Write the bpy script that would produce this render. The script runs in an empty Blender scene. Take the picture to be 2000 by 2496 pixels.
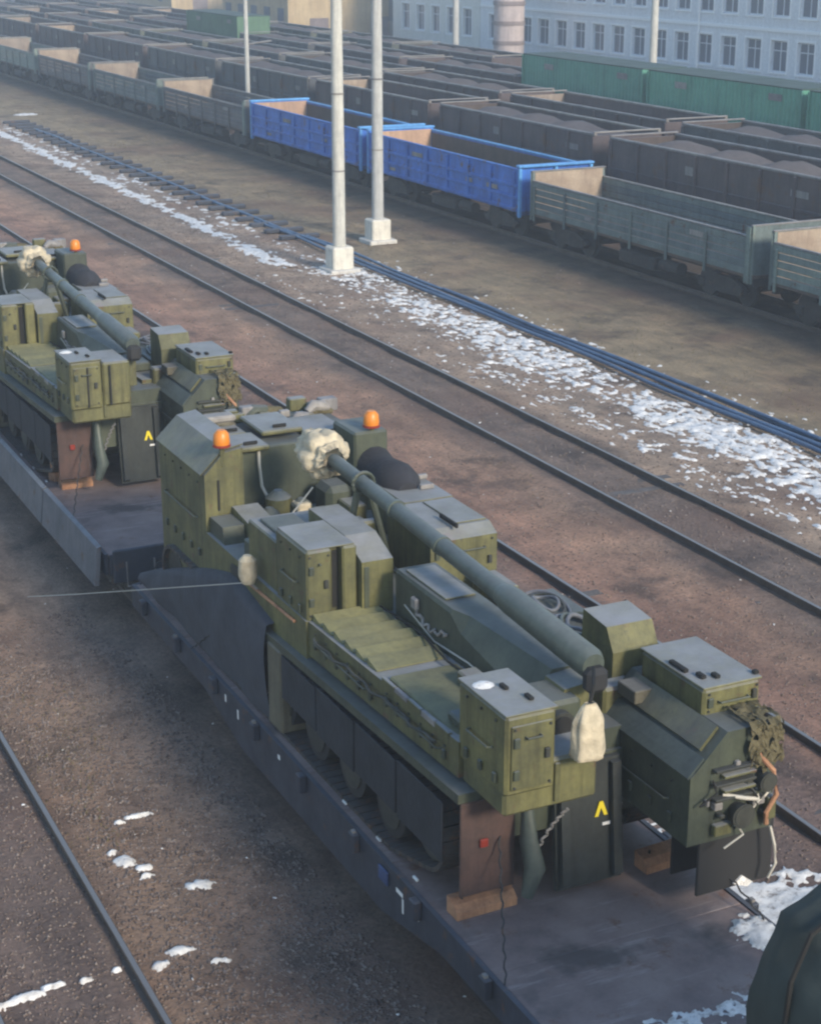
import bpy, bmesh, math, random
import numpy as np
from mathutils import Vector, Matrix, Euler, noise as mnoise

random.seed(7); rng = np.random.default_rng(7)
R = math.radians
scene = bpy.context.scene
COL = scene.collection

# ------------------------------------------------------------------ camera
cam = bpy.data.cameras.new('camera'); camo = bpy.data.objects.new('camera', cam); COL.objects.link(camo)
camo.location = (0, 0, 10.6)
camo.rotation_euler = (R(90 - 18.84), 0, R(-25.84))
cam.sensor_fit = 'HORIZONTAL'; cam.sensor_width = 36; cam.lens = 75.6
cam.clip_start = 0.1; cam.clip_end = 3000
scene.camera = camo
# ------------------------------------------------------------------ sky, sun, exposure
SUN_EL, SUN_AZ = 26.0, 9.0          # azimuth measured from -Y towards +X
w = bpy.data.worlds.new('World'); scene.world = w; w.use_nodes = True
nt = w.node_tree; nt.nodes.clear()
sky = nt.nodes.new('ShaderNodeTexSky'); sky.sky_type = 'NISHITA'; sky.sun_disc = False
sky.sun_elevation = R(SUN_EL); sky.sun_rotation = R(180 - SUN_AZ); sky.air_density = 1.3; sky.dust_density = 0.4; sky.ozone_density = 2.5
bg = nt.nodes.new('ShaderNodeBackground'); bg.inputs[1].default_value = 0.15
wo = nt.nodes.new('ShaderNodeOutputWorld')
nt.links.new(sky.outputs[0], bg.inputs[0]); nt.links.new(bg.outputs[0], wo.inputs[0])
sl = bpy.data.lights.new('sun', 'SUN'); slo = bpy.data.objects.new('sun', sl); COL.objects.link(slo)
sl.energy = 2.9; sl.angle = R(11.0); sl.color = (1.0, 0.88, 0.70)
sd = Vector((math.sin(R(SUN_AZ)) * math.cos(R(SUN_EL)), -math.cos(R(SUN_AZ)) * math.cos(R(SUN_EL)), math.sin(R(SUN_EL))))
slo.rotation_euler = sd.to_track_quat('Z', 'Y').to_euler()
slo.location = sd * 60
scene.view_settings.view_transform = 'Standard'; scene.view_settings.look = 'None'
scene.view_settings.exposure = 0.68; scene.view_settings.gamma = 1.0
scene.view_settings.use_curve_mapping = False
scene.cycles.filter_width = 2.3

# ------------------------------------------------------------------ materials
def _m(name):
    m = bpy.data.materials.new(name); m.use_nodes = True
    n = m.node_tree.nodes; l = m.node_tree.links
    return m, n, l, n['Principled BSDF']
def _obj(n): return n.new('ShaderNodeTexCoord').outputs['Object']
def _noise(n, l, vec, scale, detail=5, rough=.6):
    t = n.new('ShaderNodeTexNoise'); t.inputs['Scale'].default_value = scale
    t.inputs['Detail'].default_value = detail; t.inputs['Roughness'].default_value = rough
    l.new(vec, t.inputs['Vector']); return t
def _ramp(n, l, fac, stops, interp='LINEAR'):
    r = n.new('ShaderNodeValToRGB'); cr = r.color_ramp; cr.interpolation = interp
    while len(cr.elements) < len(stops): cr.elements.new(.5)
    for e, (p, c) in zip(cr.elements, stops):
        e.position = p; e.color = (*c, 1) if len(c) == 3 else c
    l.new(fac, r.inputs[0]); return r
def _mix(n, l, fac, a, b, mode='MIX'):
    m = n.new('ShaderNodeMix'); m.data_type = 'RGBA'; m.blend_type = mode
    for s, v in ((m.inputs['Factor'], fac), (m.inputs['A'], a), (m.inputs['B'], b)):
        if hasattr(v, 'is_linked'): l.new(v, s)
        elif isinstance(v, (int, float)): s.default_value = v
        else: s.default_value = (*v, 1)
    return m.outputs['Result']
def _bump(n, l, h, strength, dist, b):
    bp = n.new('ShaderNodeBump'); bp.inputs['Strength'].default_value = strength
    bp.inputs['Distance'].default_value = dist; l.new(h, bp.inputs['Height']); l.new(bp.outputs[0], b.inputs['Normal'])

def weathered(name, col, col2=None, rough=.55, sky_tint=(.30, .31, .33), sky_amt=.0, scale=3.0, rust=0.0, metal=0.0, bump=.15, streak=.45):
    """painted or bare surface with blotches, rust patches and a pale sky reflection painted on upward faces"""
    m, n, l, b = _m(name)
    oc = _obj(n)
    if col2 is None: col2 = tuple(c * .62 for c in col)
    n1 = _noise(n, l, oc, scale, 7, .65)
    c = _ramp(n, l, n1.outputs['Fac'], [(.32, col2), (.66, col)]).outputs[0]
    n2 = _noise(n, l, oc, scale * 9, 4, .6)
    c = _mix(n, l, .35, c, _ramp(n, l, n2.outputs['Fac'], [(.3, (.55, .55, .55)), (.7, (1.15, 1.15, 1.15))]).outputs[0], 'MULTIPLY')
    oi = n.new('ShaderNodeObjectInfo')
    c = _mix(n, l, 1.0, c, _ramp(n, l, oi.outputs['Random'], [(0, (.80, .82, .86)), (1, (1.14, 1.12, 1.04))]).outputs[0], 'MULTIPLY')
    if streak:
        mp = n.new('ShaderNodeMapping'); mp.inputs['Scale'].default_value = (7, 7, .7); l.new(oc, mp.inputs['Vector'])
        ns = _noise(n, l, mp.outputs[0], scale * .6, 6, .7)
        c = _mix(n, l, streak, c, _ramp(n, l, ns.outputs['Fac'], [(.30, (.42, .42, .44)), (.5, (.95, .95, .95)), (.75, (1.35, 1.32, 1.25))]).outputs[0], 'MULTIPLY')
        ng = _noise(n, l, oc, scale * 4, 8, .75)
        c = _mix(n, l, _ramp(n, l, ng.outputs['Fac'], [(.58, (0, 0, 0)), (.68, (streak * .8,) * 3)]).outputs[0], c, (.035, .032, .028))
    if rust:
        n3 = _noise(n, l, oc, scale * 1.7, 8, .7)
        f = _ramp(n, l, n3.outputs['Fac'], [(.62 - rust * .25, (0, 0, 0)), (.70 - rust * .2, (1, 1, 1))]).outputs[0]
        c = _mix(n, l, f, c, (.10, .052, .033))
    if sky_amt:
        g = n.new('ShaderNodeNewGeometry'); sx = n.new('ShaderNodeSeparateXYZ'); l.new(g.outputs['Normal'], sx.inputs[0])
        up = _ramp(n, l, sx.outputs['Z'], [(.55, (0, 0, 0)), (.95, (1, 1, 1))]).outputs[0]
        n4 = _noise(n, l, oc, scale * .9, 6, .65)
        f = _ramp(n, l, n4.outputs['Fac'], [(.25, (sky_amt * .45,) * 3), (.7, (sky_amt,) * 3)]).outputs[0]
        c = _mix(n, l, _mix(n, l, 1.0, up, f, 'MULTIPLY'), c, sky_tint)  # sky reflection mixed into the colour of upward faces
    l.new(c, b.inputs['Base Color'])
    rr = _ramp(n, l, n1.outputs['Fac'], [(.3, (min(1, rough + .15),) * 3), (.7, (rough,) * 3)]).outputs[0]
    l.new(rr, b.inputs['Roughness']); b.inputs['Metallic'].default_value = metal
    if bump: _bump(n, l, n2.outputs['Fac'], bump, .02, b)
    return m

def cloth(name, col, scale=6):
    m, n, l, b = _m(name); oc = _obj(n)
    n1 = _noise(n, l, oc, scale, 6, .6)
    l.new(_ramp(n, l, n1.outputs['Fac'], [(.3, tuple(c * .6 for c in col)), (.7, col)]).outputs[0], b.inputs['Base Color'])
    b.inputs['Roughness'].default_value = .9
    _bump(n, l, n1.outputs['Fac'], .6, .05, b); return m

def plain(name, col, rough=.6, metal=0., emit=None):
    m, n, l, b = _m(name); b.inputs['Base Color'].default_value = (*col, 1)
    b.inputs['Roughness'].default_value = rough; b.inputs['Metallic'].default_value = metal
    return m

SKY_SHEEN = (.30, .31, .345)  # pale blue-grey of reflected sky, painted on top faces
M = {}
M['olive'] = weathered('olive_paint', (.152, .145, .058), (.080, .080, .038), .55, SKY_SHEEN, .80, 2.2, streak=.8, rust=.10)
M['olive_plain'] = weathered('bare_olive_paint', (.215, .205, .085), (.135, .132, .058), .55, SKY_SHEEN, .12, 2.2)  # olive with little of the painted sky reflection on top
M['olive_dark'] = weathered('dark_olive_paint', (.070, .082, .056), (.042, .052, .040), .5, SKY_SHEEN, .35, 2.2)
M['side_locker'] = weathered('muddy_olive_paint', (.14, .125, .085), (.10, .09, .066), .7, SKY_SHEEN, .3, 3)
M['gun'] = weathered('gun_tube_paint', (.080, .098, .085), (.052, .066, .060), .42, (.26, .28, .29), .35, 2.0)
M['track_steel'] = weathered('track_steel', (.055, .052, .052), (.03, .03, .032), .55, SKY_SHEEN, .1, 5, rust=.35)
M['wheel'] = weathered('road_wheel_paint', (.045, .047, .040), (.028, .03, .027), .6, SKY_SHEEN, .1, 4)
M['rubber'] = plain('black_rubber', (.018, .018, .02), .75)
M['tan'] = cloth('tan_canvas', (.62, .53, .38), 7)
M['black_tarp'] = cloth('black_tarpaulin', (.030, .031, .040), 4)
M['blue_tarp'] = cloth('slate_tarpaulin', (.058, .062, .080), 2.2)
M['dark_tarp'] = cloth('dark_green_tarpaulin', (.045, .058, .054), 1.6)
M['shade_flap'] = cloth('slate_shade', (.028, .030, .038), 3)  # dark colour standing for the shade over the wheels
M['net'] = cloth('camouflage_netting', (.13, .11, .058), 14)
M['spade'] = weathered('dark_spade_steel', (.040, .048, .046), (.022, .026, .027), .6, SKY_SHEEN, .1, 2)
M['flap_red'] = weathered('rusty_flap', (.105, .058, .048), (.05, .035, .034), .8, SKY_SHEEN, 0, 2.5)
M['slot'] = plain('dark_opening', (.012, .012, .012), .9)
M['orange'] = plain('amber_plastic', (.62, .20, .02), .4)
M['red'] = plain('red_plastic', (.22, .03, .02), .4)
M['board_blue'] = weathered('faded_blue_board', (.06, .10, .24), None, .6)
M['yellow'] = plain('yellow_paint', (.75, .60, .03), .6)
M['white'] = plain('white_paint', (.75, .75, .74), .6)
M['rope'] = plain('pale_rope', (.50, .47, .41), .9)
M['deck'] = weathered('flatcar_deck_steel', (.200, .150, .148), (.120, .092, .094), .55, (.24, .21, .22), .35, .9, rust=.15)
M['car_side'] = weathered('flatcar_frame_shade', (.038, .046, .072), (.022, .028, .044), .55, SKY_SHEEN, .25, 2, rust=.15)  # navy of the shaded side is put into this colour
M['side_board'] = weathered('flatcar_side_board', (.14, .15, .18), (.09, .10, .125), .55, SKY_SHEEN, .3, 2, rust=.1)
M['bogie'] = weathered('bogie_iron', (.035, .034, .036), (.02, .02, .022), .7, SKY_SHEEN, .1, 4, rust=.2)
M['wood_new'] = weathered('raw_timber', (.52, .27, .15), (.30, .15, .09), .8, SKY_SHEEN, 0, 5)
M['rail'] = weathered('rail_steel', (.10, .075, .062), (.06, .045, .04), .6, (.2, .17, .15), .0, 3)
M['rail_top'] = plain('worn_rail_head', (.30, .27, .25), .4, .7)
M['coal'] = weathered('dusty_ore', (.100, .080, .078), (.060, .048, .050), .9, SKY_SHEEN, .12, 2, bump=.8)
M['g_in'] = weathered('dark_gondola_inside', (.10, .075, .068), (.06, .048, .046), .9, SKY_SHEEN, .1, 1.2)  # darker lining for the gondola ends
M['sleeper'] = weathered('old_sleeper', (.10, .085, .078), (.06, .052, .05), .85, SKY_SHEEN, .15, 4)
M['pipe'] = weathered('blue_grey_pipe', (.06, .14, .27), (.03, .075, .16), .4, (.30, .34, .40), .25, 2)  # steel, with the blue of the reflected sky put into its colour
M['concrete'] = weathered('pale_concrete', (.52, .52, .51), (.40, .40, .40), .85, SKY_SHEEN, 0, 3)
M['conc_base'] = weathered('base_concrete', (.66, .64, .60), (.52, .50, .48), .9, SKY_SHEEN, 0, 3)
M['w_green'] = weathered('grey_green_planks', (.15, .19, .19), (.095, .125, .13), .7, SKY_SHEEN, .35, 1.5, rust=.12)
M['w_green2'] = weathered('pale_green_planks', (.21, .27, .25), (.14, .18, .17), .7, SKY_SHEEN, .35, 1.5, rust=.1)
M['w_grey'] = weathered('grey_planks', (.15, .15, .155), (.095, .095, .10), .75, SKY_SHEEN, .35, 1.5, rust=.2)
M['w_in'] = weathered('bare_wagon_lining', (.36, .29, .235), (.25, .19, .155), .85, SKY_SHEEN, .1, 1.8)
M['w_floor'] = weathered('wagon_floor', (.12, .085, .068), (.08, .06, .05), .9, SKY_SHEEN, .1, 1.4)
M['blue'] = weathered('blue_wagon_paint', (.030, .175, .66), (.018, .10, .42), .5, (.16, .32, .60), .35, 1.4, rust=.16, streak=.7)
M['blue_rim'] = weathered('light_blue_rim', (.12, .38, .78), (.08, .28, .62), .45, (.2, .4, .7), .3, 1.4)
M['pinkish'] = weathered('pink_lining', (.50, .33, .24), (.38, .24, .17), .85, SKY_SHEEN, .05, 1.5)
M['g_brown'] = weathered('brown_gondola_paint', (.105, .078, .082), (.068, .054, .060), .7, SKY_SHEEN, .3, 1.0, rust=.2)
M['g_grey'] = weathered('grey_gondola_paint', (.105, .110, .118), (.07, .072, .08), .7, SKY_SHEEN, .3, 1.0, rust=.2)
M['g_olive'] = weathered('olive_gondola_paint', (.12, .135, .11), (.085, .095, .08), .7, SKY_SHEEN, .3, 1.0, rust=.15)
M['rim'] = weathered('worn_rim', (.30, .28, .27), (.16, .15, .15), .6, SKY_SHEEN, .25, 2)
M['roof_green'] = weathered('dark_green_roof', (.045, .09, .07), (.03, .06, .05), .7, SKY_SHEEN, .1, .8)
M['cont'] = weathered('green_container_paint', (.095, .31, .235), (.070, .24, .18), .55, SKY_SHEEN, .25, .8)
M['cont2'] = weathered('dull_green_container', (.10, .20, .12), (.07, .15, .09), .6, SKY_SHEEN, .25, .8)
M['facade'] = weathered('pale_blue_render', (.86, .88, .91), (.80, .83, .87), .9, SKY_SHEEN, 0, .6, bump=.05, streak=.15)
M['facade_w'] = weathered('cream_render', (.82, .82, .78), (.76, .76, .71), .9, SKY_SHEEN, 0, .6, bump=.05, streak=.15)
M['trim'] = plain('white_trim', (.82, .84, .86), .7)
M['glass'] = plain('window_glass', (.13, .155, .20), .15)
M['sash'] = plain('window_sash', (.62, .65, .70), .6)
M['roof_grey'] = weathered('grey_roof', (.20, .20, .21), (.14, .14, .15), .8, SKY_SHEEN, .3, .5)
M['roof_red'] = weathered('red_roof', (.30, .15, .13), (.22, .11, .10), .8, SKY_SHEEN, .2, .5)
M['roof_blue'] = weathered('blue_roof', (.22, .27, .40), (.16, .20, .31), .6, SKY_SHEEN, .2, .5)
M['wall_tan'] = weathered('tan_brick', (.60, .47, .29), (.48, .36, .22), .9, SKY_SHEEN, 0, .8)
M['wall_grey'] = weathered('grey_brick', (.33, .32, .31), (.25, .24, .24), .9, SKY_SHEEN, 0, .8)
M['wall_pink'] = weathered('pink_brick', (.52, .45, .46), (.42, .36, .37), .9, SKY_SHEEN, 0, 1.2)
M['band'] = weathered('dark_band', (.30, .25, .26), None, .9, SKY_SHEEN, 0, 1.2)

def mat_snow():
    m, n, l, b = _m('old_snow'); oc = _obj(n)
    n1 = _noise(n, l, oc, 6, 5, .6)
    l.new(_ramp(n, l, n1.outputs['Fac'], [(.3, (.50, .49, .48)), (.65, (.84, .83, .81))]).outputs[0], b.inputs['Base Color'])
    src = b.inputs['Base Color'].links[0].from_socket
    nd = _noise(n, l, oc, 11, 6, .7)
    l.new(_mix(n, l, _ramp(n, l, nd.outputs['Fac'], [(.54, (0, 0, 0)), (.68, (.9, .9, .9))]).outputs[0], src, (.20, .165, .145)), b.inputs['Base Color'])
    b.inputs['Roughness'].default_value = .8; _bump(n, l, n1.outputs['Fac'], .5, .04, b); return m
M['snow'] = mat_snow()

def mat_ground():
    m, n, l, b = _m('yard_ground')
    g = n.new('ShaderNodeNewGeometry'); pos = g.outputs['Position']
    sx = n.new('ShaderNodeSeparateXYZ'); l.new(pos, sx.inputs[0])
    nb = _noise(n, l, pos, .35, 5, .6)           # wobbles the edges of the strips
    ma = n.new('ShaderNodeMath'); ma.operation = 'MULTIPLY_ADD'; l.new(nb.outputs['Fac'], ma.inputs[0]); ma.inputs[1].default_value = 2.2; ma.inputs[2].default_value = -1.1
    ad = n.new('ShaderNodeMath'); ad.operation = 'ADD'; l.new(sx.outputs['X'], ad.inputs[0]); l.new(ma.outputs[0], ad.inputs[1])
    dv = n.new('ShaderNodeMath'); dv.operation = 'DIVIDE'; l.new(ad.outputs[0], dv.inputs[0]); dv.inputs[1].default_value = 60.; dv.use_clamp = True
    S = [(0, (.095, .083, .085)), (3.9, (.100, .088, .090)), (4.5, (.170, .138, .118)), (5.9, (.175, .150, .138)), (7., (.110, .100, .100)),
         (9.5, (.080, .074, .074)), (11.2, (.105, .092, .096)), (13.3, (.100, .086, .090)), (14.8, (.185, .130, .112)), (16.4, (.175, .135, .115)),
         (17.1, (.100, .090, .090)), (18.7, (.105, .095, .094)), (19.4, (.180, .158, .140)), (22.3, (.175, .160, .150)), (24.0, (.150, .138, .108)),
         (26.4, (.138, .126, .098)), (28.3, (.085, .078, .064)), (31, (.055, .052, .052)), (60, (.070, .066, .066))]
    c = _ramp(n, l, dv.outputs[0], [(x / 60., tuple(q * g_ for q, g_ in zip(col, (2.05, 1.82, 1.60)))) for x, col in S]).outputs[0]
    n1 = _noise(n, l, pos, .9, 7, .65)
    c = _mix(n, l, .75, c, _ramp(n, l, n1.outputs['Fac'], [(.30, (.52, .52, .55)), (.5, (.95, .93, .90)), (.72, (1.45, 1.32, 1.22))]).outputs[0], 'MULTIPLY')
    n2 = _noise(n, l, pos, 14, 6, .75)
    c = _mix(n, l, .6, c, _ramp(n, l, n2.outputs['Fac'], [(.32, (.45, .45, .46)), (.68, (1.5, 1.46, 1.42))]).outputs[0], 'MULTIPLY')
    mp = n.new('ShaderNodeMapping'); mp.inputs['Scale'].default_value = (2.2, .35, 1); l.new(pos, mp.inputs['Vector'])
    n5 = _noise(n, l, mp.outputs[0], 1.3, 6, .7)     # dirt drawn out along the tracks
    c = _mix(n, l, .6, c, _ramp(n, l, n5.outputs['Fac'], [(.32, (.60, .60, .63)), (.68, (1.3, 1.24, 1.18))]).outputs[0], 'MULTIPLY')
    n3 = _noise(n, l, pos, .22, 4, .6)              # rusty brown dirt here and there
    c = _mix(n, l, _ramp(n, l, n3.outputs['Fac'], [(.50, (0, 0, 0)), (.68, (.6, .6, .6))]).outputs[0], c, (.150, .088, .070))
    n6 = _noise(n, l, pos, .42, 6, .7)               # oil and damp stains
    c = _mix(n, l, _ramp(n, l, n6.outputs['Fac'], [(.54, (0, 0, 0)), (.66, (.7, .7, .7))]).outputs[0], c, (.050, .044, .045))
    l.new(c, b.inputs['Base Color']); b.inputs['Roughness'].default_value = .95
    b.inputs['Specular IOR Level'].default_value = .2
    _bump(n, l, n2.outputs['Fac'], .9, .06, b); return m
M['ground'] = mat_ground()

def mat_deck():
    m, n, l, b = _m('worn_deck_steel'); oc = _obj(n)
    n1 = _noise(n, l, oc, 1.1, 8, .7)
    c = _ramp(n, l, n1.outputs['Fac'], [(.28, (.120, .095, .095)), (.5, (.225, .170, .160)), (.72, (.300, .235, .215))]).outputs[0]
    mp = n.new('ShaderNodeMapping'); mp.inputs['Scale'].default_value = (1.2, 9, 1); mp.inputs['Rotation'].default_value = (0, 0, .25); l.new(oc, mp.inputs['Vector'])
    n2 = _noise(n, l, mp.outputs[0], 1.0, 6, .7)          # scuffs left by tracks driven aboard
    c = _mix(n, l, _ramp(n, l, n2.outputs['Fac'], [(.56, (0, 0, 0)), (.72, (.65, .65, .65))]).outputs[0], c, (.40, .34, .325))
    n3 = _noise(n, l, oc, 2.6, 8, .75)
    c = _mix(n, l, _ramp(n, l, n3.outputs['Fac'], [(.57, (0, 0, 0)), (.66, (.85, .85, .85))]).outputs[0], c, (.17, .095, .068))
    n4 = _noise(n, l, oc, .8, 5, .6)
    c = _mix(n, l, _ramp(n, l, n4.outputs['Fac'], [(.58, (0, 0, 0)), (.68, (.8, .8, .8))]).outputs[0], c, (.075, .065, .066))
    l.new(c, b.inputs['Base Color']); b.inputs['Roughness'].default_value = .7; _bump(n, l, n3.outputs['Fac'], .3, .02, b); return m
M['deck'] = mat_deck()
def mat_stone():
    m, n, l, b = _m('ballast_stone'); oc = _obj(n)
    n1 = _noise(n, l, oc, 9, 2, .5)
    l.new(_ramp(n, l, n1.outputs['Fac'], [(.28, (.08, .062, .058)), (.5, (.17, .135, .12)), (.72, (.27, .23, .21))], ).outputs[0], b.inputs['Base Color'])
    b.inputs['Roughness'].default_value = .95; b.inputs['Specular IOR Level'].default_value = .2; return m
M['stone'] = mat_stone()
def mat_grass():
    m, n, l, b = _m('dry_grass'); oc = _obj(n)
    n1 = _noise(n, l, oc, 1.4, 3, .5)
    l.new(_ramp(n, l, n1.outputs['Fac'], [(.3, (.10, .088, .052)), (.7, (.19, .165, .088))]).outputs[0], b.inputs['Base Color'])
    b.inputs['Roughness'].default_value = .95; b.inputs['Specular IOR Level'].default_value = .1; return m
M['grass'] = mat_grass()

# ------------------------------------------------------------------ geometry helpers
ORG = [0., 0., 0.]                     # origin subtracted from every vertex (the root of the thing being built)
def set_org(x=0., y=0., z=0.): ORG[:] = [x, y, z]
def link(name, me, mat, parent=None, smooth=False):
    o = bpy.data.objects.new(name, me); COL.objects.link(o)
    if mat is not None: me.materials.append(M[mat])
    if parent is not None: o.parent = parent
    if smooth: me.polygons.foreach_set('use_smooth', [True] * len(me.polygons))
    return o
def raw(name, V, F, mat, parent=None, smooth=False):
    me = bpy.data.meshes.new(name)
    me.from_pydata([(v[0] - ORG[0], v[1] - ORG[1], v[2] - ORG[2]) for v in V], [], F); me.update()
    return link(name, me, mat, parent, smooth)
class MB:
    def __init__(s): s.V = []; s.F = []
    def add(s, V, F):
        o = len(s.V); s.V += [tuple(v) for v in V]; s.F += [tuple(i + o for i in f) for f in F]; return s
    def box(s, x0, x1, y0, y1, z0, z1):
        V = [(x, y, z) for z in (z0, z1) for y in (y0, y1) for x in (x0, x1)]
        return s.add(V, [(0, 2, 3, 1), (4, 5, 7, 6), (0, 1, 5, 4), (2, 6, 7, 3), (0, 4, 6, 2), (1, 3, 7, 5)])
    def cbox(s, x0, x1, y0, y1, z0, z1, c=.02):
        """box with chamfered edges"""
        c = min(c, (x1 - x0) * .3, (y1 - y0) * .3, (z1 - z0) * .3)
        bm = bmesh.new(); bmesh.ops.create_cube(bm, size=1)
        for v in bm.verts: v.co = ((x0 + x1) / 2 + v.co.x * (x1 - x0), (y0 + y1) / 2 + v.co.y * (y1 - y0), (z0 + z1) / 2 + v.co.z * (z1 - z0))
        bmesh.ops.bevel(bm, geom=bm.edges[:], offset=c, segments=1, affect='EDGES', profile=.5)
        bm.verts.index_update(); s.add([tuple(v.co) for v in bm.verts], [tuple(v.index for v in f.verts) for f in bm.faces]); bm.free(); return s
    def loft(s, secs, caps=True):
        """closed sections (same count) joined in order"""
        n = len(secs[0]); V = [p for q in secs for p in q]; F = []
        for k in range(len(secs) - 1):
            for i in range(n):
                j = (i + 1) % n; F.append((k * n + i, k * n + j, (k + 1) * n + j, (k + 1) * n + i))
        if caps: F.append(tuple(range(n))[::-1]); F.append(tuple(range((len(secs) - 1) * n, len(secs) * n)))
        return s.add(V, F)
    def prism(s, axis, poly, a, b):
        """poly of 2-D points extruded along axis from a to b; axis x: (y,z)  y: (x,z)  z: (x,y)"""
        f = {'x': lambda p, t: (t, p[0], p[1]), 'y': lambda p, t: (p[0], t, p[1]), 'z': lambda p, t: (p[0], p[1], t)}[axis]
        return s.loft([[f(p, a) for p in poly], [f(p, b) for p in poly]])
    def tube(s, pts, r, n=10, caps=True):
        pts = [Vector(p) for p in pts]; rs = r if isinstance(r, (list, tuple)) else [r] * len(pts)
        secs = []
        for i, p in enumerate(pts):
            d = (pts[min(i + 1, len(pts) - 1)] - pts[max(i - 1, 0)]).normalized()
            u = d.cross(Vector((0, 0, 1)));  u = Vector((1, 0, 0)) if u.length < 1e-3 else u.normalized()
            v = u.cross(d)
            secs.append([tuple(p + (u * math.cos(6.28318 * k / n) + v * math.sin(6.28318 * k / n)) * rs[i]) for k in range(n)])
        return s.loft(secs, caps)
    def disc(s, x0, x1, y, z, r, n=20):
        return s.tube([(x0, y, z), (x1, y, z)], r, n)
    def fix(s):
        me = bpy.data.meshes.new('tmp'); return me
    def build(s, name, mat, parent=None, smooth=False):
        o = raw(name, s.V, s.F, mat, parent, False)
        bm = bmesh.new(); bm.from_mesh(o.data); bmesh.ops.recalc_face_normals(bm, faces=bm.faces); bm.to_mesh(o.data); bm.free()
        if smooth:
            o.data.polygons.foreach_set('use_smooth', [True] * len(o.data.polygons))
            try: o.data.set_sharp_from_angle(angle=R(40))
            except Exception: pass
        return o
def bx(name, x0, x1, y0, y1, z0, z1, mat, parent=None, c=.02):
    return MB().cbox(x0, x1, y0, y1, z0, z1, c).build(name, mat, parent)
def tag(o, label=None, cat=None, group=None, kind=None):
    if label: o['label'] = label
    if cat: o['category'] = cat
    if group: o['group'] = group
    if kind: o['kind'] = kind
    return o
def empty(name, x, y, z, label=None, cat=None, group=None, kind=None):
    o = bpy.data.objects.new(name, None); COL.objects.link(o); o.location = (x, y, z); o.empty_display_size = .2
    set_org(x, y, z); return tag(o, label, cat, group, kind)
KIDS = {}
def copy_tree(o, parent=None):
    c = o.copy(); COL.objects.link(c)
    if parent is not None: c.parent = parent
    for ch in list(o.children): copy_tree(ch, c)
    return c
def lumps(name, pts, mat, smooth=True, seed=1):
    """many low irregular mounds (x, y, z, rx, ry, h, rot) as one mesh"""
    rg = np.random.default_rng(seed); V = []; F = []; o = 0
    K = 9
    for (x, y, z, rx, ry, h, rot) in pts:
        cr, sr = math.cos(rot), math.sin(rot)
        rad = rg.uniform(.55, 1.15, K)
        ring = []
        for lvl, (f, zz) in enumerate(((1.0, -.02), (.72, .62))):
            for k in range(K):
                t = 6.28318 * k / K
                a, b = math.cos(t) * rx * rad[k] * f, math.sin(t) * ry * rad[k] * f
                V.append((x + a * cr - b * sr, y + a * sr + b * cr, z + zz * h * (rg.uniform(.7, 1.2) if lvl else 1)))
        V.append((x, y, z + h))
        for k in range(K):
            j = (k + 1) % K
            F.append((o + k, o + j, o + K + j, o + K + k)); F.append((o + K + k, o + K + j, o + 2 * K))
        o += 2 * K + 1
    return raw(name, V, F, mat, None, smooth)

# ================================================================== SETTING
set_org()
def axis_pts(a, b, step): return list(np.arange(a, b, step))
xs = [-300, -150, -60, -25] + axis_pts(-10, 35, .35) + [35, 45, 60, 90, 150, 300, 500]
ys = [-120, -60, -20, 0] + axis_pts(6, 60, .35) + axis_pts(60, 120, 1.2) + [120, 150, 200, 280, 400, 600]
def gz(x, y):
    h = .035 * mnoise.noise(Vector((x * .5, y * .5, 0))) + .02 * mnoise.noise(Vector((x * 1.7, y * 1.7, 3)))
    for c in (3.48, 8.15, 13.35, 18.0):
        d = abs(x - c)
        h += .05 * max(0, 1 - max(0, d - 1.3) / .9)
    return h - .06
V = []; F = []
nx = len(xs)
for y in ys:
    for x in xs: V.append((x, y, gz(x, y) if -10 < x < 35 and 6 < y < 120 else -.06))
for j in range(len(ys) - 1):
    for i in range(nx - 1): F.append((j * nx + i, j * nx + i + 1, (j + 1) * nx + i + 1, (j + 1) * nx + i))
tag(raw('ground', V, F, 'ground', None, True), kind='structure')

# railway tracks
RAILP = [(-.065, 0), (.065, 0), (.065, .015), (.012, .03), (.012, .11), (.036, .12), (.036, .155), (-.036, .155), (-.036, .12), (-.012, .11), (-.012, .03), (-.065, .015)]
def railway(name, xc, y0, y1, label, z=-.03, sl_from=None, sl_to=None):
    root = empty(name, xc, y0, z); tag(root, label, None, None, 'structure')
    sx = [-.76, .76]
    for dx in sx:
        o = MB().prism('y', [(xc + dx + p[0], z + p[1]) for p in RAILP], y0, y1).build('rail', 'rail', root)
        t = MB().box(xc + dx - .028, xc + dx + .028, y0, y1, z + .1545, z + .1585).build('rail_head', 'rail_top', o)
    me = None; y = sl_from
    while y is not None and y < sl_to:
        if me is None:
            set_org(xc, 0, z); o = MB().cbox(xc - 1.3, xc + 1.3, -.12, .12, z - .08, z - .004, .015).build('sleeper', 'sleeper', root); me = o.data
        else:
            o = bpy.data.objects.new('sleeper', me); COL.objects.link(o); o.parent = root
        o.location = (random.uniform(-.03, .03), y - y0, random.uniform(-.012, .012)); o.rotation_euler.z = random.uniform(-.02, .02)
        y += .545
    return root
railway('railway_track', 3.48, -5, 200, 'track with one pale rail in the near left corner', sl_from=11, sl_to=30)
railway('railway_track', 8.15, -5, 200, 'track under the flatcars carrying the guns', sl_from=8, sl_to=30)
railway('railway_track', 13.35, -5, 200, 'empty track directly behind the flatcars', sl_from=12, sl_to=60)
railway('railway_track', 18.0, -5, 260, 'empty track with two dark rails across the middle', sl_from=18, sl_to=100)
for xc in (30.95, 36.0, 41.0, 46.2, 51.4):
    railway('railway_track', xc, 10, 280, 'track under a row of parked freight wagons')

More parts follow.
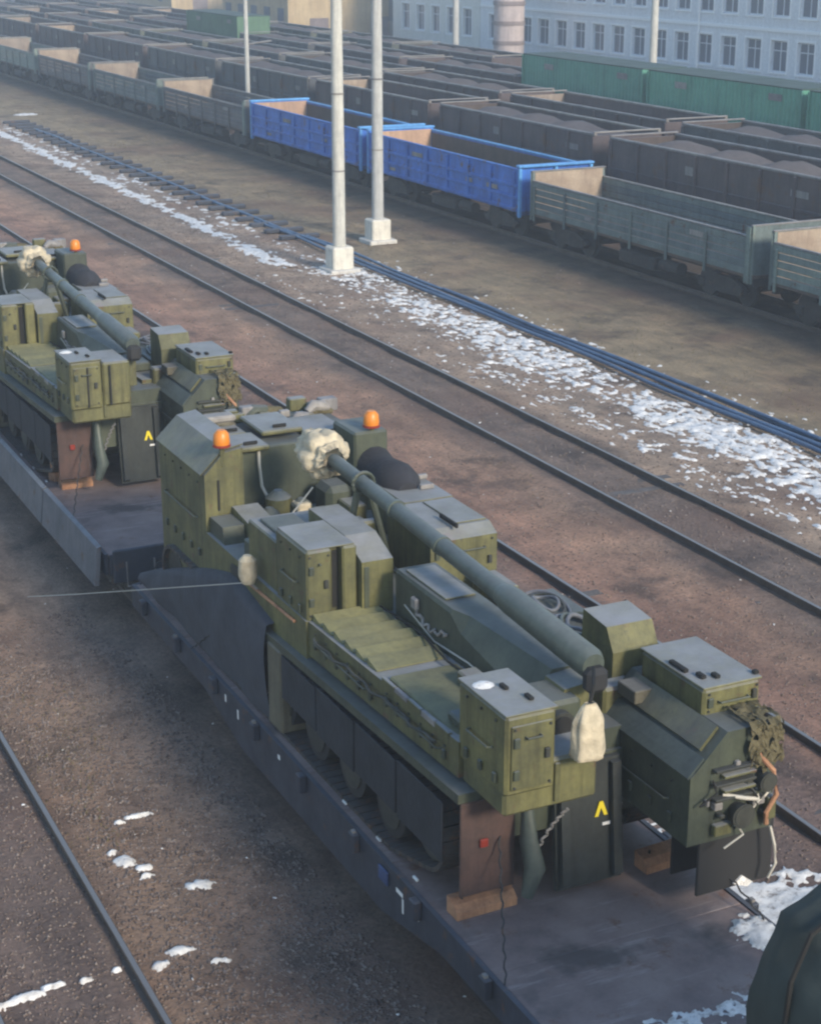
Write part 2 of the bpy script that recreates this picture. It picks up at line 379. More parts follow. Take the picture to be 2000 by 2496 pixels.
# ballast stones, one uncountable mass
def stones(name, zones, mat):
    Vs = []; Fs = []; base = np.array([(1, 0, 0), (-1, 0, 0), (0, 1, 0), (0, -1, 0), (0, 0, 1), (0, 0, -1)], float)
    ft = np.array([(0, 2, 4), (2, 1, 4), (1, 3, 4), (3, 0, 4), (2, 0, 5), (1, 2, 5), (3, 1, 5), (0, 3, 5)])
    o = 0
    for (x0, x1, y0, y1, nn, s0, s1) in zones:
        X = rng.uniform(x0, x1, nn); Y = rng.uniform(y0, y1, nn); S = rng.uniform(s0, s1, nn)
        for i in range(nn):
            a = rng.uniform(0, 6.28); ca, sa = math.cos(a), math.sin(a)
            p = base * (S[i] * rng.uniform(.6, 1.25, (6, 1))) * (1, .8, .6)
            px = p[:, 0] * ca - p[:, 1] * sa; py = p[:, 0] * sa + p[:, 1] * ca
            Vs.append(np.stack([px + X[i], py + Y[i], p[:, 2] + gz(X[i], Y[i]) + S[i] * .15], 1)); Fs.append(ft + o); o += 6
    Va = np.concatenate(Vs); Fa = np.concatenate(Fs)
    me = bpy.data.meshes.new(name); me.vertices.add(len(Va)); me.vertices.foreach_set('co', Va.ravel())
    me.loops.add(len(Fa) * 3); me.loops.foreach_set('vertex_index', Fa.ravel())
    me.polygons.add(len(Fa)); me.polygons.foreach_set('loop_start', np.arange(len(Fa)) * 3); me.polygons.foreach_set('loop_total', np.full(len(Fa), 3))
    me.update(); me.validate()
    return link(name, me, mat)
set_org()
tag(stones('gravel', [(2, 6.6, 12, 26, 15000, .012, .034), (4.5, 6.8, 12, 24, 6000, .015, .04), (9.7, 16.8, 12, 45, 14000, .012, .032),
                      (17.2, 24, 18, 70, 14000, .014, .04), (10, 29, 45, 90, 5000, .02, .05)], 'stone'),
    'loose brown and grey ballast stones between the tracks', 'gravel', kind='stuff')

# thin old snow: crusts with ragged edges that thin out to nothing
def crust(name, zones, label, z_of, mat='snow'):
    """zones: (x0,x1,y0,y1,step x,step y,field(x,y)); field > 0 is covered, its value sets the thickness"""
    V = []; F = []
    for (x0, x1, y0, y1, sx_, sy_, fld) in zones:
        gx = np.arange(x0, x1, sx_); gy = np.arange(y0, y1, sy_); idx = {}
        H = [[fld(x, y) for x in gx] for y in gy]
        for j in range(len(gy) - 1):
            for i in range(len(gx) - 1):
                q = (H[j][i], H[j][i + 1], H[j + 1][i + 1], H[j + 1][i])
                if max(q) <= 0: continue
                f = []
                for (jj, ii) in ((j, i), (j, i + 1), (j + 1, i + 1), (j + 1, i)):
                    if (jj, ii) not in idx:
                        h = H[jj][ii]; x = gx[ii] + random.uniform(-.3, .3) * sx_; y = gy[jj] + random.uniform(-.3, .3) * sy_
                        idx[(jj, ii)] = len(V); V.append((x, y, z_of(x, y) + (min(.05, .012 + h * .07) if h > 0 else -.03)))
                    f.append(idx[(jj, ii)])
                F.append(tuple(f))
    set_org(); return tag(raw(name, V, F, mat, None, True), label, 'snow', kind='stuff')
def nz(x, y, f, o=0.): return mnoise.noise(Vector((x * f, y * f, o)))
def bump01(x, c, w): return math.exp(-((x - c) / w) ** 2)
def f_near(x, y):
    c = 21.75 + .35 * nz(0, y, .12, 2) + (.012 * (y - 35) if y < 50 else .15)
    dens = 1.0 * bump01(x, c, .85) + .55 * bump01(x, 22.7, .4) + .5 * bump01(x, 20.1, .4) * (y < 38) + .35 * bump01(x, 23.95, .25)
    dens *= .66 + .45 * nz(0, y, .22, 7) + .22 * bump01(y, 31, 8)
    return dens - .64 + .80 * nz(x, y * .62, 5.0, 1) + .75 * nz(x, y * .62, 11, 3) + .45 * nz(x, y, 1.6, 5)
def f_far(x, y):
    dens = bump01(x, 21.0 + .008 * (y - 60), .42) + .55 * bump01(x, 22.3, .6) + .4 * bump01(x, 20.5, .2) * (y < 58)
    return dens - .72 + .7 * nz(x, y * .6, 3.2, 1) + .55 * nz(x, y, 7, 3) + .35 * nz(0, y, .25, 5)
def f_corner(x, y):
    d = math.hypot((x - 11.15) / 1.15, (y - 13.0) / 1.5)
    return 1.0 - d + .32 * nz(x, y, 2.2, 4) + .16 * nz(x, y, 8, 2)
def blobs(pts, jag=.5):
    def f(x, y):
        m_ = max(1 - math.hypot((x - a) / rx, (y - b) / ry) for a, b, rx, ry in pts)
        return m_ + jag * nz(x, y, 9, 6) + .3 * nz(x, y, 21, 2) - .12
    return f
L1 = blobs([(4.85, 17.8, .16, .14), (4.75, 18.05, .07, .07), (5.48, 16.95, .20, .12), (4.98, 17.55, .12, .08), (5.35, 18.85, .22, .05), (5.05, 18.75, .09, .05), (4.95, 17.35, .1, .06)], .45)
L2 = blobs([(2.75, 15.55, .28, .10), (3.1, 15.58, .25, .08), (3.4, 15.66, .18, .06), (3.75, 15.62, .10, .05), (4.1, 15.66, .07, .05), (4.55, 15.55, .12, .09), (4.8, 15.72, .18, .09), (5.15, 15.35, .15, .05)], .4)
def f_side(x, y): return .55 * bump01(x, 10.7, .8) - .52 + .55 * nz(x, y, 4.5, 3) + .3 * nz(x, y, 11, 3)
crust('snow', [(18.9, 24.6, 17, 52, .055, .085, f_near), (19.6, 24.2, 52, 106, .10, .20, f_far), (9.9, 12.5, 11, 15.2, .05, .05, f_corner),
               (9.9, 12.3, 15.2, 24, .06, .08, f_side), (4.4, 5.9, 16.6, 19.3, .03, .03, L1), (2.3, 5.5, 15.1, 16.0, .03, .03, L2),
               (24.0, 25.8, 102.6, 104.4, .1, .12, blobs([(24.85, 103.5, .8, .6)], .2))],
      'patches of old white snow along the tracks', gz)
P = []
for _ in range(420):             # single flecks over the ground
    x = random.uniform(3, 24); y = random.uniform(13, 60); r = random.uniform(.008, .035)
    P.append((x, y, gz(x, y) + .005, r, r * random.uniform(.4, 1), .012, random.uniform(0, 3)))
tag(lumps('snow_flecks', P, 'snow'), 'single small flecks of snow on the ground', 'snow', kind='stuff')

# dry weeds
def weeds():
    V = []; F = []; o = 0
    for (x0, x1, y0, y1, n, h0, h1) in [(24.1, 28.0, 26, 80, 3500, .03, .10), (4.3, 5.7, 18, 27, 1500, .02, .07), (14.6, 16.8, 16, 60, 1600, .02, .07), (24.3, 28.5, 80, 130, 1200, .05, .14)]:
        for _ in range(n):
            x = random.uniform(x0, x1); y = random.uniform(y0, y1)
            if mnoise.noise(Vector((x * .6, y * .35, 4))) < -.05: continue
            h = random.uniform(h0, h1); a = random.uniform(0, 6.28); wd = h * .16; dx, dy = random.gauss(0, h * .45), random.gauss(0, h * .45)
            z = gz(x, y) - .01
            V += [(x - wd * math.cos(a), y - wd * math.sin(a), z), (x + wd * math.cos(a), y + wd * math.sin(a), z), (x + dx, y + dy, z + h)]
            F.append((o, o + 1, o + 2)); o += 3
    return raw('dry_grass', V, F, 'grass')
tag(weeds(), 'dry yellowish grass growing between the pipes and the wagons', 'grass', kind='stuff')

# long blue-grey pipes lying beside the snow strip
for k, (x, z, y0, y1, r, word) in enumerate([(23.02, .05, 19, 62, .05, 'nearest to the snow'), (23.25, .055, 17, 96, .06, 'second from the snow'),
                                             (23.52, .05, 21, 58, .05, 'third from the snow'), (23.36, .155, 24, 47, .05, 'lying on top of the others')]):
    pts = [(x + .05 * math.sin(y * .35 + k) + .03 * math.sin(y * .9 + 2 * k), y, z + .012 * math.sin(y * .7 + k)) for y in np.arange(y0, y1, 1.0)]
    set_org(); o = MB().tube(pts, r, 10).build('steel_pipe', 'pipe', None, True)
    tag(o, 'long blue grey pipe beside the track, ' + word, 'pipe', 'pipes lying along the snow strip')
n_ = 0
for y in np.arange(57, 100, 1.5):
    set_org(); o = MB().cbox(22.5, 24.0, y, y + .26, -.05, .10, .03).build('timber_bearer', 'car_side', None)
    tag(o, 'dark cross bearer in the ladder of bearers left of the white posts', 'bearer', 'cross bearers in the far pipe bed')

# ================================================================== FLATCARS
FX0, FX1, FC = 6.68, 9.62, 8.15
def wheelset(parent, y, xc, r=.46, z=.13):
    ws = MB().disc(xc - 1.0, xc + 1.0, y, z + r, .08, 10).build('wheelset', 'bogie', parent)
    for s in (-1, 1):
        wm = MB(); wm.disc(xc + s * .76 - .065, xc + s * .76 + .065, y, z + r, r, 20); wm.disc(xc + s * .70 - .015, xc + s * .70 + .015, y, z + r, r + .03, 20)
        wm.build('wheel', 'bogie', ws, True)
    return ws
def bogie(parent, yc, xc):
    m = MB()
    for s in (-1, 1):
        m.prism('x', [(yc - 1.25, .62), (yc - .95, .45), (yc - .4, .42), (yc + .4, .42), (yc + .95, .45), (yc + 1.25, .62), (yc + .95, .78), (yc + .45, .92), (yc - .45, .92), (yc - .95, .78)], xc + s * 1.02 - .07, xc + s * 1.02 + .07)
        for dy in (-.92, .92): m.cbox(xc + s * 1.02 - .12, xc + s * 1.02 + .12, yc + dy - .16, yc + dy + .16, .46, .74, .03)
    m.box(xc - 1.1, xc + 1.1, yc - .2, yc + .2, .55, .85)
    b = m.build('bogie', 'bogie', parent)
    for dy in (-.92, .92): wheelset(b, yc + dy, xc)
    return b
def coupler(parent, y, xc, d, z=.95):
    m = MB(); m.box(xc - .09, xc + .09, min(y, y + d * .5), max(y, y + d * .5), z - .1, z + .1)
    m.cbox(xc - .2, xc + .2, min(y + d * .42, y + d * .72), max(y + d * .42, y + d * .72), z - .17, z + .17, .04)
    m.build('coupler', 'bogie', parent)
def flatcar(y0, label, boards):
    y1 = y0 + 13.4; zc = 1.3
    root = empty('flatcar', FC, y0, 0, label, 'flatcar', 'flatcars carrying the guns')
    n = 6
    for k in range(n):
        a = y0 + (y1 - y0) * k / n; b = y0 + (y1 - y0) * (k + 1) / n
        bx('deck_plate', FX0 + .06, FX1 - .06, a + .004, b - .004, zc - .03, zc + random.uniform(-.004, .004), 'deck', root, .008)
    for s, x in ((-1, FX0), (1, FX1)):
        sd_ = MB().prism('x', [(y0, zc + .015), (y1, zc + .015), (y1, zc - .32), (y1 - 3.2, zc - .34), (y1 - 4.6, zc - .62), (y0 + 4.6, zc - .62), (y0 + 3.2, zc - .34), (y0, zc - .32)], x if s < 0 else x - .055, x + .055 if s < 0 else x).build('side_sill', 'car_side', root)
        for k in range(9):
            yy = y0 + .7 + k * 1.5
            xo = x - .09 if s < 0 else x + .003
            pk = MB().cbox(xo, xo + .087, yy - .07, yy + .07, zc - .20, zc + .02, .012).build('stake_pocket', 'car_side', root)
            if k % 2: MB().box(xo + .02, xo + .06, yy - .03, yy + .03, zc + .021, zc + .05).build('pin', 'rim', pk)
    bx('end_beam', FX0 + .06, FX1 - .06, y0 - .06, y0 - .004, zc - .34, zc + .01, 'car_side', root); bx('end_beam', FX0 + .06, FX1 - .06, y1 + .004, y1 + .06, zc - .34, zc + .01, 'car_side', root)
    m = MB(); m.box(FC - .35, FC + .35, y0, y1, zc - .75, zc - .06)
    for k in range(7): m.box(FX0 + .1, FX1 - .1, y0 + .8 + k * 1.95, y0 + .9 + k * 1.95, zc - .3, zc - .06)
    m.build('centre_sill', 'bogie', root)
    bogie(root, y0 + 1.9, FC); bogie(root, y1 - 1.9, FC)
    coupler(root, y0 - .05, FC, -1); coupler(root, y1 + .05, FC, 1)
    for s in (1,):
        for yy in (y0 + .25,):
            MB().tube([(FX0 + .3, yy - .4, zc - .1), (FX0 + .3, yy - .42, zc - .5), (FX0 + .75, yy - .42, zc - .5), (FX0 + .75, yy - .4, zc - .1)], .016, 6).build('hand_rail', 'rim', root)
    if boards:
        for k in range(4):
            a = y0 + .05 + k * 3.33
            MB().prism('y', [(FX0 - .10, zc + .12), (FX0 - .03, zc + .15), (FX0 - .10, zc - .50), (FX0 - .17, zc - .50)], a, a + 3.27).build('side_board', 'side_board', root)
        bx('end_board', FX0 + .1, FX1 - .1, y0 - .13, y0 - .065, zc - .45, zc + .10, 'car_side', root)
    return root
PITCH = 15.1
FLATS = [flatcar(9.9, 'near flatcar with a bare brownish deck under the complete gun', False),
         flatcar(9.6 + PITCH, 'flatcar at the left edge with a folded down grey side board', True),
         flatcar(9.9 - PITCH, 'flatcar at the lower right under the dark tarpaulin load', False)]
# stencilled marks on the near flatcar side
set_org(FC, 9.9, 0)
for (y, z, ww, hh) in [(14.05, 1.14, .16, .05), (13.97, 1.02, .035, .17), (13.75, 1.10, .05, .10), (13.62, 1.10, .05, .10), (15.2, 1.16, .08, .05), (17.4, 1.16, .07, .06), (18.8, 1.12, .05, .13), (19.25, 1.16, .05, .10)]:
    MB().box(FX0 - .004, FX0 - .0015, y - ww / 2, y + ww / 2, z - hh / 2, z + hh / 2).build('stencil_mark', 'white', FLATS[0])
bx('document_board', FX0 - .03, FX0 - .005, 14.3, 14.52, 1.08, 1.24, 'board_blue', FLATS[0], .006)

# ================================================================== THE GUNS
def make_gun():
    G = empty('self_propelled_gun', 8.2, 17.2, 1.3)
    # hull and running gear
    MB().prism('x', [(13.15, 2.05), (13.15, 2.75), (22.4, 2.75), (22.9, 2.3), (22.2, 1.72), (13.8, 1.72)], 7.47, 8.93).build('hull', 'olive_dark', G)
    for s in (-1, 1):
        xc = 8.2 + s * 1.09; x0, x1 = xc - .29, xc + .29
        # path of the track
        C = [(13.75, 1.98, .36), (21.75, 1.98, .36)]
        path = []
        for t in np.linspace(90, 250, 9): path.append((13.75 + .40 * math.cos(R(t)), 1.98 + .40 * math.sin(R(t))))
        path += [(14.6, 1.345), (20.9, 1.345)]
        for t in np.linspace(-70, 90, 9): path.append((21.75 + .40 * math.cos(R(t)), 1.98 + .40 * math.sin(R(t))))
        path.append(path[0])
        tr = MB()
        for (a, b) in zip(path[:-1], path[1:]):
            L = math.dist(a, b); k = max(1, round(L / .155)); ang = math.atan2(b[1] - a[1], b[0] - a[0])
            for i in range(k):
                t = (i + .5) / k; y, z = a[0] + (b[0] - a[0]) * t, a[1] + (b[1] - a[1]) * t
                c_, s_ = math.cos(ang), math.sin(ang); hl, ht = .066, .024
                pl = [(y + u * c_ - v * s_, z + u * s_ + v * c_) for u, v in ((-hl, -ht), (hl, -ht), (hl, ht), (-hl, ht))]
                tr.prism('x', pl, x0, x1)
        tr.build('track', 'track_steel', G)
        for k in range(7):
            y = 14.75 + k * 1.0
            wh = MB().disc(xc - .2, xc + .2, y, 1.76, .36, 22).build('road_wheel', 'rubber', G, True)
            MB().disc(xc + s * .16 - .06, xc + s * .16 + .075, y, 1.76, .26, 18).build('wheel_disc', 'wheel', wh, True)
        for y, nm in ((13.75, 'drive_sprocket'), (21.75, 'idler_wheel')):
            q = MB(); q.disc(xc - .22, xc + .22, y, 1.98, .33, 18)
            if nm == 'drive_sprocket':
                for t in range(12):
                    a_ = t * R(30); q.box(xc - .2, xc - .14, y + .33 * math.cos(a_) - .03, y + .33 * math.cos(a_) + .03, 1.98 + .33 * math.sin(a_) - .03, 1.98 + .33 * math.sin(a_) + .03)
            q.build(nm, 'wheel', G, True)
    # side bodies (sponsons): the left one rises a little towards the near end
    def body(x0, x1, y0, y1, zb, zf, zn, name='sponson', mat='olive'):
        return MB().loft([[(x0, y0, zb), (x1, y0, zb), (x1, y0, zn), (x0, y0, zn)], [(x0, y1, zb - .18), (x1, y1, zb - .18), (x1, y1, zf), (x0, y1, zf)]]).build(name, mat, G)
    sp = body(6.93, 7.86, 13.25, 17.0, 2.78, 3.02, 3.16)
    body(8.54, 9.48, 13.6, 17.3, 2.70, 2.95, 3.05)
    body(6.90, 7.86, 17.0, 20.4, 2.55, 3.02, 3.02)
    body(8.54, 9.50, 17.3, 22.3, 2.50, 3.0, 3.0)
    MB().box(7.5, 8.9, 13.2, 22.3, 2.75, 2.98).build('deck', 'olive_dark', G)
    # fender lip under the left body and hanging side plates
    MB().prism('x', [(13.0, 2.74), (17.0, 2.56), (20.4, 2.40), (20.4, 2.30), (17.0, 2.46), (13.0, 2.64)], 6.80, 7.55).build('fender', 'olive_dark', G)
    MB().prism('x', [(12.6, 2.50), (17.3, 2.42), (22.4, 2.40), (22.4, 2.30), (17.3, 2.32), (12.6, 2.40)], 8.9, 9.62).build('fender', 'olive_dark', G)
    # plank ribs on the left platform
    for k in range(6):
        y = 16.86 - k * .30; z = 3.02 + (17 - y) / 3.75 * .14
        MB().loft([[(6.98, y - .13, z + .012), (7.80, y - .13, z + .012), (7.80, y - .13, z + .022), (6.98, y - .13, z + .022)],
                   [(6.98, y + .12, z - .01), (7.80, y + .12, z - .01), (7.80, y + .12, z + .08), (6.98, y + .12, z + .08)]]).build('tread_board', 'olive_plain', G)
    bx('platform_plate', 6.99, 7.79, 13.4, 14.95, 3.05, 3.155, 'olive_plain', G)
    for k in range(5):
        y = 13.45 + k * .31; bx('edge_strip', 6.918, 6.965, y, y + .29, 3.10, 3.172 - .006 * k, 'rim' if k in (1, 3) else 'olive', G, .006)
    # left cab box with a dark slit
    cb = MB(); cb.cbox(6.92, 7.24, 17.0, 17.95, 3.0, 3.86, .025); cb.cbox(7.37, 7.55, 17.0, 17.95, 3.0, 3.86, .025); cb.box(7.2, 7.4, 17.16, 17.93, 3.0, 3.845)
    c = cb.build('cab_box', 'olive', G)
    bx('slit', 7.243, 7.367, 17.14, 17.158, 3.08, 3.78, 'slot', c, .002)
    bx('roof_plate', 6.94, 7.53, 17.03, 17.93, 3.862, 3.875, 'olive', c, .004)
    MB().prism('x', [(16.92, 3.0), (16.92, 3.66), (17.4, 3.84), (18.5, 3.84), (18.5, 3.0)], 7.575, 7.97).build('cab_side_box', 'olive', G)
    MB().box(7.60, 7.66, 16.905, 16.917, 3.1, 3.6).build('panel_strip', 'olive_dark', G)
    bx('roof_box', 6.95, 7.95, 18.0, 18.95, 3.0, 3.66, 'olive', G)
    bx('roof_hatch', 7.05, 7.5, 18.1, 18.8, 3.662, 3.70, 'olive_dark', G)
    # right cab box
    MB().prism('x', [(17.25, 2.95), (17.25, 3.62), (17.45, 3.72), (18.45, 3.72), (18.45, 2.95)], 8.62, 9.52).build('cab_box', 'olive', G)
    bx('grab_bar', 8.98, 9.02, 17.3, 17.75, 3.74, 3.80, 'slot', G, .01); bx('roof_plate', 9.08, 9.5, 17.5, 18.4, 3.722, 3.74, 'olive', G, .005)
    # stowage further forward on the right
    gb = bx('stowage_box', 9.0, 9.66, 18.75, 19.65, 3.0, 3.60, 'olive', G, .03)
    bx('lid', 8.98, 9.68, 18.73, 19.67, 3.603, 3.635, 'olive', gb, .01)
    for (x, y) in ((9.15, 19.3), (9.4, 19.1), (9.5, 19.5)): bx('lid_clasp', x, x + .2, y, y + .07, 3.636, 3.70, 'rim', gb, .012)
    pts = []; rs = []
    for k in range(11):
        t = k / 10.; pts.append((9.36 - .1 * t, 21.2 - 2.0 * t, 3.68 - .10 * t + .03 * math.sin(t * 9))); rs.append(.27 * (1 - .06 * math.sin(t * 14)) * (.55 if k in (0, 10) else 1))
    MB().tube(pts, rs, 14).build('rolled_tarpaulin', 'black_tarp', G, True)
    # the gun: cradle, tube, sleeve, wrapped muzzle, breech
    def lerp(y): return 3.865 + (y - 13.0) * .053
    P = lambda y: (8.2, y, lerp(y))
    brl = MB().tube([P(19.6), P(17.5), P(15.0), P(14.7)], [.088, .095, .106, .118], 24).build('barrel', 'gun', G, True)
    MB().tube([P(14.72), P(14.60), P(14.50), P(12.98), P(12.9)], [.118, .142, .15, .155, .12], 24).build('recoil_sleeve', 'gun', G, True)
    for y in (17.3, 16.1): MB().tube([P(y), P(y + .07)], .116, 24).build('barrel_band', 'gun', brl, True)
    bx('breech_ring', 8.08, 8.32, 12.78, 12.95, 3.60, 3.86, 'rubber', G, .08)
    # lumpy canvas on the muzzle
    V = []; F = []; n = 44; mm = 24
    for j in range(mm):
        t = j / (mm - 1); y = 19.15 + .78 * t; prof = .20 + .12 * math.sin(math.pi * min(1, t * 1.15)) if j not in (0, mm - 1) else (.14 if j == 0 else .12)
        for k in range(n):
            a = 6.28318 * k / n; cin = 1 - .28 * math.exp(-((t - .14) / .05) ** 2) - .14 * math.exp(-((t - .62) / .06) ** 2); r = prof * cin * (1 + .07 * math.sin(6 * a + 2.2 * t) + .06 * math.sin(11 * a - 4 * t + 1) + .035 * math.sin(17 * a + 6 * t) + .12 * mnoise.noise(Vector((math.cos(a) * 1.3, math.sin(a) * 1.3, t * 3))))
            V.append((8.2 + r * math.cos(a), y, lerp(y) + r * math.sin(a) - .03 * math.sin(math.pi * t)))
    for j in range(mm - 1):
        for k in range(n): F.append((j * n + k, j * n + (k + 1) % n, (j + 1) * n + (k + 1) % n, (j + 1) * n + k))
    F.append(tuple(range(n))); F.append(tuple(range((mm - 1) * n, mm * n)))
    mz = raw('muzzle_cover', V, F, 'tan', G, True)
    MB().tube([(8.2 + .17 * math.cos(a), 19.25, lerp(19.25) + .17 * math.sin(a)) for a in np.linspace(0, 6.2832, 25)], .014, 6).build('tie_cord', 'rope', mz)
    # travel lock legs under the tube
    tl = MB(); tl.tube([(7.85, 18.2, 3.0), (8.12, 18.25, lerp(18.25) - .1)], .045, 8); tl.tube([(8.55, 18.2, 3.0), (8.28, 18.25, lerp(18.25) - .1)], .045, 8)
    tl.tube([(8.2 + .14 * math.cos(a), 18.25, lerp(18.25) + .14 * math.sin(a)) for a in np.linspace(0, 6.2832, 17)], .025, 6); tl.build('travel_lock', 'olive_dark', G)
    # cradle trough left of the tube
    S = lambda y, top, cut, x1=8.36: [(7.86, y, 2.98), (x1, y, 2.98), (x1, y, top), (7.86 + cut, y, top), (7.86, y, top - cut * 1.5)]
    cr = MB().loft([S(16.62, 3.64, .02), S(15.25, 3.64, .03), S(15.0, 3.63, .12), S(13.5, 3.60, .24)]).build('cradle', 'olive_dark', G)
    MB().tube([(7.84 + .012 * math.sin(t * 70), 16.15 - .85 * t, 3.40 - .05 * t - .13 * math.sin(3.14 * t) + .03 * math.sin(t * 31)) for t in np.linspace(0, 1, 46)], .018, 6).build('chain', 'rim', cr)
    bx('hook_block', 7.80, 7.858, 15.98, 16.12, 3.36, 3.50, 'rim', cr, .02)
    MB().tube([(7.845, 16.35, 3.30), (7.845, 15.6, 3.14), (7.845, 14.8, 3.20), (7.845, 14.2, 3.17)], .010, 6).build('cable', 'rope', cr)
    bx('cradle_lid', 7.93, 8.30, 15.5, 16.5, 3.643, 3.665, 'olive', cr, .008)
    MB().prism('y', [(7.9, 3.1), (8.3, 3.1), (8.3, 3.58), (8.02, 3.55)], 13.12, 13.495).build('cradle_end', 'olive', G)
    vb = bx('ventilator_box', 7.58, 8.12, 12.95, 13.5, 2.98, 3.52, 'olive_dark', G, .04)
    MB().tube([(7.85, 12.96, 3.30), (7.85, 12.86, 3.30)], .15, 18).build('pipe_mouth', 'wheel', vb, True); MB().tube([(7.85, 12.857, 3.30), (7.85, 12.845, 3.30)], .11, 18).build('opening', 'slot', vb)
    # near left box and the lower panel
    nb = bx('rear_box', 6.95, 7.48, 12.36, 13.30, 2.98, 3.79, 'olive', G, .03)
    bx('lid', 6.94, 7.49, 12.35, 13.31, 3.793, 3.815, 'olive', nb, .008); bx('door_panel', 7.0, 7.43, 12.335, 12.358, 3.05, 3.70, 'olive', nb, .008)
    for (x, y) in ((7.3, 12.55), (7.2, 12.85)): bx('lid_clasp', x, x + .05, y, y + .12, 3.816, 3.85, 'slot', nb, .008)
    MB().loft([[(7.08 + .11 * math.cos(a), 13.05 + .10 * math.sin(a), 3.817) for a in np.linspace(0, 5.6, 9)], [(7.08 + .06 * math.cos(a), 13.05 + .05 * math.sin(a), 3.84) for a in np.linspace(0, 5.6, 9)]]).build('snow_patch', 'snow', nb, True)
    bx('rear_panel', 6.97, 7.98, 12.42, 13.25, 2.74, 3.24, 'olive', G, .03)
    bx('rear_panel_rib', 7.5, 7.56, 12.39, 12.418, 2.80, 3.2, 'olive', G, .008)
    # right rear: sloping body, box, small tall box
    MB().prism('y', [(8.74, 2.22), (8.74, 2.95), (8.80, 3.0), (9.14, 3.36), (9.62, 3.36), (9.72, 3.2), (9.72, 2.22)], 11.98, 13.65).build('rear_body', 'olive_dark', G)
    MB().prism('y', [(8.73, 2.93), (8.80, 3.005), (8.90, 3.11), (8.895, 3.13), (8.79, 3.025), (8.72, 2.95)], 12.0, 13.6).build('edge_strip', 'gun', G)
    MB().prism('y', [(8.93, 3.145), (9.12, 3.35), (9.10, 3.38), (8.91, 3.17)], 12.1, 13.5).build('slope_lid', 'olive', G)
    rb = bx('rear_box', 9.13, 9.80, 12.38, 13.48, 2.9, 3.62, 'olive', G, .03); bx('lid', 9.12, 9.81, 12.37, 13.49, 3.623, 3.648, 'olive', rb, .008)
    for (x, y, l_) in ((9.15, 12.75, .28), (9.22, 12.55, .12), (9.35, 12.5, .1), (9.75, 12.42, .06)): bx('lid_clasp', x, x + .06, y, y + l_, 3.649, 3.69, 'slot', rb, .01)
    MB().prism('x', [(13.72, 3.0), (13.72, 3.52), (13.86, 3.76), (14.32, 3.80), (14.36, 3.0)], 8.95, 9.50).build('tall_box', 'olive', G)
    bx('sight_shelf', 8.72, 9.12, 13.5, 13.75, 2.95, 3.25, 'olive', G, .03); bx('crate', 8.86, 9.12, 13.15, 13.48, 3.2, 3.34, 'side_locker', G, .01)
    # clutter on the near right end: lamps, hoses, brackets
    for k in range(5): bx('bracket', 8.98 + .1 * (k % 2), 9.45, 11.90 - .004 * k, 11.975, 2.98 - .075 * k, 3.01 - .075 * k, 'olive' if k % 2 else 'wheel', G, .006)
    for (x, z, r) in ((9.28, 2.50, .13), (9.55, 2.80, .10)):
        h = MB().tube([(x, 11.98, z), (x, 11.83, z)], [r * .7, r], 16).build('lamp', 'wheel', G, True); MB().tube([(x, 11.829, z), (x, 11.822, z)], r * .8, 16).build('lens', 'wheel', h)
    MB().tube([(9.48, 11.93, 3.08), (9.62, 11.86, 2.9), (9.66, 11.84, 2.65), (9.58, 11.88, 2.45), (9.62, 11.92, 2.3)], .026, 7).build('hose', 'wood_new', G)
    MB().tube([(9.1, 11.95, 2.72), (9.3, 11.86, 2.68), (9.52, 11.9, 2.60), (9.68, 11.95, 2.66)], .02, 7).build('hose', 'rope', G)
    bx('bracket', 9.42, 9.56, 11.88, 11.975, 2.55, 2.64, 'rim', G, .01); bx('bracket', 9.60, 9.70, 11.88, 11.975, 2.36, 2.60, 'olive', G, .01); bx('bracket', 9.0, 9.2, 11.90, 11.975, 2.3, 2.42, 'olive', G, .01)
    V = []; F = []; na, nb_ = 26, 18
    for j in range(na):
        for i in range(nb_):
            u, v = i / (nb_ - 1), j / (na - 1); x = 9.36 + .38 * u + .05 * mnoise.noise(Vector((v * 4, u * 3, 2)))
            if v < .3: y, z = 12.36 - .42 * v / .3, 3.40
            else: y, z = 11.92, 3.40 - .62 * (v - .3) / .7 * (.75 + .35 * mnoise.noise(Vector((u * 5, 0, 7))))
            d = .055 * mnoise.noise(Vector((u * 7, v * 9, 3))) + .04 * mnoise.noise(Vector((u * 17, v * 21, 5)))
            V.append((x, y - abs(d) - .01, z + d + (.02 if v < .3 else 0)))
    for j in range(na - 1):
        for i in range(nb_ - 1):
            if mnoise.noise(Vector((i * .55, j * .5, 8))) > -.28: F.append((j * nb_ + i, j * nb_ + i + 1, (j + 1) * nb_ + i + 1, (j + 1) * nb_ + i))
    raw('camouflage_net', V, F, 'net', G)
    for k in range(16):
        x = random.uniform(8.86, 9.66); z = random.uniform(2.28, 3.0); w1, h1, d1 = random.uniform(.03, .12), random.uniform(.02, .09), random.uniform(.03, .09)
        bx('bracket', x, x + w1, 11.974 - d1, 11.976, z, z + h1, random.choice(['olive', 'olive_dark', 'wheel', 'rim', 'side_locker']), G, .008)
    for k in range(7):
        x = random.uniform(8.9, 9.6); z = random.uniform(2.35, 3.0); MB().tube([(x, 11.95, z), (x + random.uniform(-.1, .1), 11.87, z - .1), (x + random.uniform(-.2, .2), 11.90, z - .22)], .012, 6).build('hose', random.choice(['slot', 'rope', 'wheel']), G)
    for k in range(10):
        x = random.uniform(7.6, 8.9); y = random.uniform(19.2, 20.8); hh = random.uniform(.08, .3); bx('stowed_gear', x, x + random.uniform(.1, .3), y, y + random.uniform(.08, .25), 2.98, 3.0 + hh, random.choice(['olive', 'olive_dark', 'wheel', 'net', 'gun', 'tan']), G, .02)
